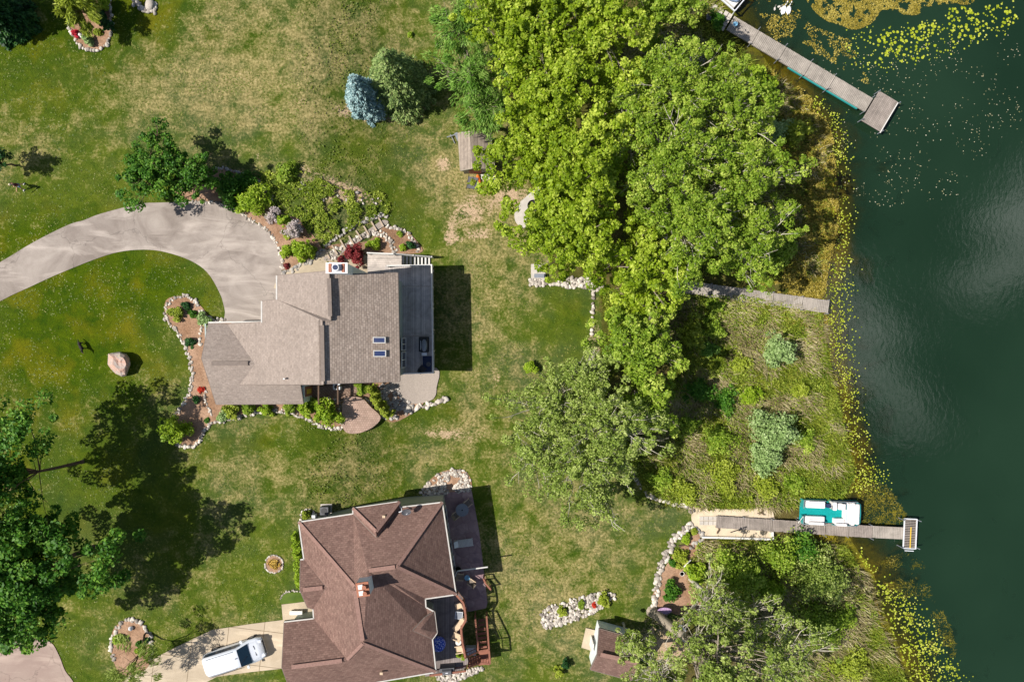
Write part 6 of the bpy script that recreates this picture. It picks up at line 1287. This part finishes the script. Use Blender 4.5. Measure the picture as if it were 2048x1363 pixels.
bn = thing('entry_bench', 'white bench with leaning rake beside the front entry of the brown house', 'bench', G(595, 1221)); m = M(); m.box((0, 0, .42), (1.1, .35, .06)); m.build('seat', MT['white'], bn)
for s in (-1, 1): m = M(); m.box((s*.45, 0, .2), (.06, .3, .4)); m.build('leg', MT['white'], bn)
# timber steps down the bank
tp = [(655,508),(670,500),(686,489),(703,481),(718,470),(733,461),(748,452),(762,444)]
for k, (u, v) in enumerate(tp):
    p = G(u, v, .06); q = W(tp[min(k+1, 7)][0], tp[min(k+1, 7)][1])-W(tp[max(k-1, 0)][0], tp[max(k-1, 0)][1]); a_ = math.atan2(q.y, q.x)
    m = M(); m.box((0, 0, 0), (.13, .95, .2), a_); tag(m.build('step_timber', MT['timber'], None, p), ('first timber nearest the house', 'second timber from the house', 'third timber from the house', 'fourth timber from the house', 'fourth timber from the lawn', 'third timber from the lawn', 'second timber from the lawn', 'last timber nearest the lawn')[k]+', edging the steps up the bank', 'step', 'timber steps on the bank')
drape('path', [(648,516),(668,500),(700,482),(735,460),(765,440),(776,446),(745,466),(705,492),(675,512),(655,522)], MT['agg'], .05)
# ---------------------------------------------------------------- clutter by the small shed
ct = thing('garden_cart', 'grey tub cart full of weeds in front of the small shed', 'cart', G(946, 368), R(-8)); m = M(); m.box((0, 0, .32), (.8, .95, .36), top=(1.1, 1.1)); m.build('tub', MT['dgrey'], ct); me, _ = crown_mesh(77, .33, .1, 16, 26, .12, .13, MT['L_gold'], -.1); link('weeds', me, ct, (0, 0, .54)); m = M(); m.tube([(-.5, -.6, .3), (-.45, .6, .5)], .03, 6); m.build('handle', MT['black'], ct)
for s in (-1, 1): m = M(); m.cyl((0, 0, -.04), .18, .08, 16); o = m.build('wheel', MT['tyre'], ct); o.location = (s*.48, -.25, .18); o.rotation_euler = (0, R(90), 0)
ky = thing('orange_sled', 'long orange plastic sled leaning by the cart in front of the shed', 'sled', G(958, 362, .15), R(104)); m = M(); m.tube([(-.55, 0, .05), (-.4, 0, .12), (.4, 0, .12), (.55, 0, .05)], [.08, .17, .17, .08], 10); m.build('hull', MT['orange'], ky, smoothf=True)
pal = thing('white_pallet', 'white slatted pallet over a wood board beside the shed wall', 'pallet', G(973, 354), R(3)); m = M()
for k in range(11): m.box((-.45+k*.09, 0, .2), (.05, .34, .03))
for s in (-1, 1): m.box((0, s*.19, .17), (1.0, .05, .08))
m.build('slats', MT['white'], pal); m = M(); m.box((0, -.35, .12), (1.0, .3, .04)); m.build('board', MT['timber'], pal)
bk = thing('tangled_poles', 'tangle of white metal poles right of the pallet', 'frame', G(983, 367)); m = M()
for a_, b_ in (((-.6, .1, .25), (.1, -.1, .4)), ((.1, .6, .4), (.25, -.5, .3)), ((-.1, .5, .3), (.3, .5, .5)), ((.3, .5, .4), (.45, -.4, .3)), ((-.2, -.2, .3), (.3, -.6, .2)), ((0, .7, .3), (0, .1, .3))): m.tube([a_, b_], .06, 7)
m.tube([(.2*math.cos(k*.6)+.2, .25*math.sin(k*.6)-.3, .25) for k in range(11)], .05, 6); m.build('poles', MT['white'], bk)
m = M(); m.box((0, 0, .15), (.28, .75, .3), top=(.9, .9)); m.cyl((0, .2, .3), .08, .06, 12); tag(m.build('black_case', MT['black'], None, G(976.5, 374), ), 'narrow black case on the grass by the white poles', 'case')
m = M(); m.lathe((0, 0, 0), [(.2, 0), (.24, .12), (.16, .3), (.05, .38)], 14); m.tube([(.1, 0, .3), (.25, .1, .45)], .04, 6); tag(m.build('watering_can', MT['red'], None, G(983.5, 385)), 'red-orange watering can on the grass in front of the shed clutter', 'watering can')
m = M(); m.tube([(0, .7, .25), (.1, -.5, .1)], .035, 6); tag(m.build('white_pole', MT['whitem'], None, G(960, 378)), 'loose thin pale pole lying below the orange sled', 'pole')
m = M(); m.beam((-.8, -.2, .3), (.7, .25, .35), .07, .1); m.beam((-.5, .1, .2), (-.1, -.7, .1), .06); m.beam((0, .2, .3), (.3, -.5, .3), .3, .05); tag(m.build('lumber_pile', MT['grey'], None, G(912, 272)), 'grey pipes and lumber leaning at the top left corner of the small shed', 'lumber')
m = M(); m.lathe((0, 0, 0), [(.5, 0), (.52, .3), (.48, .3), (.44, .05)], 24); tag(m.build('fire_ring', MT['black'], None, G(1066, 412, .16)), 'black metal fire ring at the maple side of the round pad', 'fire pit')
be = thing('stone_bench', 'small grey bench on the square slab beside the rock wall end', 'bench', G(1078, 552, .15)); m = M(); m.box((0, 0, .42), (.9, .35, .07)); m.build('seat', MT['grey'], be)
for s in (-1, 1): m = M(); m.box((s*.35, 0, .2), (.08, .3, .4)); m.build('leg', MT['grey'], be)
m = M(); m.box((0, 0, .05), (1.6, .9, .1)); 
for k in range(6): m.box((-.7+k*.28, 0, .13), (.12, 1.0, .05))
tag(m.build('old_pallet', MT['timber'], None, G(1398, 632), ), 'old broken wood pallet half sunk in the reeds below the middle dock', 'pallet')
hk = thing('hammock', 'pink and white striped hammock chair by the base of the thick leaning trunk', 'hammock', G(1325, 1213)); m = M(); m.lathe((0, 0, .6), [(.03, 0), (.2, .04), (.42, .16), (.5, .3)], 20, 1.3, .6); m.build('sling', simple('striped_cloth', (196, 168, 196), .8, .3, 9, c2=(120, 90, 130)), hk); m = M(); m.tube([(-.65, 0, .9), (0, 0, 1.9), (.65, 0, .9)], .02, 5); m.tube([(-.5, -.3, 0), (0, -.1, 1.95), (.6, -.3, 0)], .035, 6); m.build('stand', MT['black'], hk)
gt = thing('small_statue', 'small grey garden ornament on the dirt east of the thick trunk', 'ornament', G(1362, 1254)); m = M(); m.lathe((0, 0, 0), [(.28, 0), (.26, .1), (.1, .14), (.1, .5), (.3, .58), (.3, .64), (.05, .6)], 18); m.build('birdbath', MT['grey'], gt)
m = M(); m.tube([(-1.1, .9, .15), (0, 0, .18), (1.0, -.95, .12)], [.2, .17, .12], 9); tag(m.build('fallen_log', MT['palebark'], None, G(1378, 1285), smoothf=True), 'pale fallen log on the dirt right of the thick trunk', 'log')
m = M(); m.tube([(-.6, .1, .1), (0, .2, .12), (.5, .1, .12), (.8, -.15, .1)], .07, 7); tag(m.build('curved_log', MT['darkwood'], None, G(1370, 1093)), 'dark curved pipe across the stony border below the beach', 'pipe')
m = M(); m.tube([(-.3, -.3, .3), (0, .1, .5), (.3, .3, .3)], .06, 6); m.tube([(0, .1, .5), (.1, -.4, .2)], .05, 6); tag(m.build('white_branch', MT['white'], None, G(1373, 1124)), 'white bleached branch in the stony border', 'branch')
pot('white bowl planter in the stony border near the lime shrub', G(1363, 1145), .2, .25, 'white'); 
m = M(); m.lathe((0, 0, 0), [(.15, 0), (.17, .2), (.05, .34), (.12, .5), (.02, .55)], 12); tag(m.build('garden_ornament', MT['white'], None, G(166, 74)), 'small white garden ornament in the top left island bed', 'ornament')
m = M(); m.lathe((0, 0, 0), [(.16, 0), (.2, .25), (.1, .4), (.03, .45)], 12); tag(m.build('garden_ornament', MT['whitem'], None, G(264, 1254)), 'small white ornament at the top of the oval bed', 'ornament')
# ---------------------------------------------------------------- person and dog
def skin(name, J, E, Rr, mat, parent, root=0, sub_=2):
    me = bpy.data.meshes.new(name); me.from_pydata(J, E, []); o = bpy.data.objects.new(name, me); COL.objects.link(o); o.parent = parent
    sk = o.modifiers.new('skin', 'SKIN'); sk.use_smooth_shade = True
    for i, v in enumerate(me.skin_vertices[0].data): r = Rr[i]; v.radius = r if isinstance(r, tuple) else (r, r); v.use_root = (i == root)
    s = o.modifiers.new('sub', 'SUBSURF'); s.levels = sub_; s.render_levels = sub_; me.materials.append(mat); return o
pe = thing('person', 'person in a maroon top and light blue shorts walking on the west lawn', 'person', G(49, 374), R(-115))
# local +x is the walking direction
J = [(0, 0, .92), (.02, 0, 1.08), (.05, 0, 1.26), (.09, 0, 1.42), (.13, 0, 1.5), (.16, 0, 1.56),
 (0, .09, .88), (.17, .1, .5), (.2, .1, .1), (.32, .11, .04), (0, -.09, .88), (-.08, -.1, .48), (-.3, -.1, .14), (-.2, -.11, .05),
 (.08, .17, 1.38), (.2, .24, 1.12), (.4, .2, .98), (.46, .19, .95), (.08, -.17, 1.38), (.0, -.25, 1.1), (.18, -.26, .92), (.23, -.26, .88)]
Ee = [(0, 1), (1, 2), (2, 3), (3, 4), (4, 5), (0, 6), (6, 7), (7, 8), (8, 9), (0, 10), (10, 11), (11, 12), (12, 13), (3, 14), (14, 15), (15, 16), (16, 17), (3, 18), (18, 19), (19, 20), (20, 21)]
Rd = [(.13, .1), (.12, .09), (.13, .1), (.11, .09), .05, .055, .085, .055, .035, .03, .085, .055, .035, .03, .06, .042, .03, .025, .06, .042, .03, .025]
bd = skin('body', J, Ee, Rd, MT['skin'], pe)
m = M(); m.lathe((.18, 0, 1.54), [(.03, 0), (.075, .03), (.09, .1), (.088, .16), (.05, .21), (.01, .225)], 14, 1.05, .9); hd = m.build('head', MT['skin'], pe, smoothf=True)
m = M(); m.lathe((.165, 0, 1.6), [(.1, 0), (.105, .06), (.09, .13), (.05, .175), (.01, .185)], 14, 1, .95); m.build('hair', MT['hair'], pe, smoothf=True)
m = M(); m.tube([(.27, 0, 1.63), (.3, 0, 1.61)], .012, 6); m.build('nose', MT['skin'], hd)
for s in (-1, 1): m = M(); m.cyl((.262, s*.03, 1.655), .009, .01, 8); m.build('eye', MT['black'], hd)
skin('shirt', [(.01, 0, .98), (.02, 0, 1.1), (.05, 0, 1.27), (.08, 0, 1.4), (.08, .17, 1.39), (.14, .21, 1.25), (.08, -.17, 1.39), (.04, -.22, 1.24)], [(0, 1), (1, 2), (2, 3), (3, 4), (4, 5), (3, 6), (6, 7)], [(.15, .115), (.14, .11), (.15, .12), (.12, .1), .075, .06, .075, .06], MT['shirt'], pe, 1)
skin('shorts', [(0, 0, .96), (0, 0, .88), (.04, .1, .8), (.12, .1, .6), (-.02, -.1, .8), (-.07, -.1, .6)], [(0, 1), (1, 2), (2, 3), (1, 4), (4, 5)], [(.15, .115), (.14, .12), .11, .09, .11, .09], MT['shorts'], pe, 1)
for c_ in ((.27, .105, .05), (-.24, -.105, .08)): m = M(); m.lathe((0, 0, -.05), [(.05, 0), (.055, .03), (.04, .08), (.01, .1)], 12, 2.4, 1); o = m.build('shoe', MT['shoe'], pe, smoothf=True); o.location = c_
for c_, s in (((.46, .19, .95), 1), ((.23, -.26, .88), -1)):
    m = M(); m.box((0, 0, -.04), (.03, .075, .09))
    for k in range(4): m.tube([(0, -.03+k*.02, -.08), (.012, -.03+k*.02, -.115), (.03, -.03+k*.02, -.135-.008*(k in (1, 2)))], [.009, .008, .006], 6)
    m.tube([(.01, .04, -.03), (.03, .05, -.07)], [.011, .008], 6); o = m.build('hand', MT['skin'], pe); o.location = c_; o.rotation_euler = (0, -.6, 0)
dg = thing('dog', 'dark dog with tan muzzle and legs standing on the west lawn near the boulder', 'dog', G(168, 692), R(-62))
Jd = [(-.3, 0, .5), (-.1, 0, .52), (.14, 0, .52), (.3, 0, .54), (.42, 0, .62), (.52, 0, .68), (.62, 0, .66), (.7, 0, .63),
 (-.3, .09, .42), (-.24, .1, .26), (-.36, .1, .15), (-.34, .1, .03), (-.3, -.09, .42), (-.24, -.1, .26), (-.36, -.1, .15), (-.34, -.1, .03),
 (.22, .08, .4), (.2, .09, .2), (.22, .09, .03), (.22, -.08, .4), (.2, -.09, .2), (.22, -.09, .03), (-.42, 0, .5), (-.6, 0, .38), (-.72, 0, .3)]
Ed = [(0, 1), (1, 2), (2, 3), (3, 4), (4, 5), (5, 6), (6, 7), (0, 8), (8, 9), (9, 10), (10, 11), (0, 12), (12, 13), (13, 14), (14, 15), (2, 16), (16, 17), (17, 18), (2, 19), (19, 20), (20, 21), (0, 22), (22, 23), (23, 24)]
Rdg = [(.12, .12), (.11, .12), (.13, .15), (.11, .12), .08, .085, .05, .035, .07, .045, .025, .03, .07, .045, .025, .03, .05, .032, .03, .05, .032, .03, .04, .035, .02]
skin('body', Jd, Ed, Rdg, MT['fur'], dg)
for s in (-1, 1): m = M(); m.tube([(.48, s*.05, .74), (.47, s*.065, .84)], [.03, .006], 6); m.build('ear', MT['fur'], dg)
m = M(); m.lathe((.67, 0, .62), [(.02, -.03), (.045, 0), (.03, .035)], 10, 1.8, 1); m.build('muzzle', MT['tan'], dg, smoothf=True)
m = M(); m.lathe((-.05, 0, .53), [(.02, .09), (.06, .105), (.01, .11)], 10, 3.5, .8); m.build('coat_patch', MT['fur'], dg)
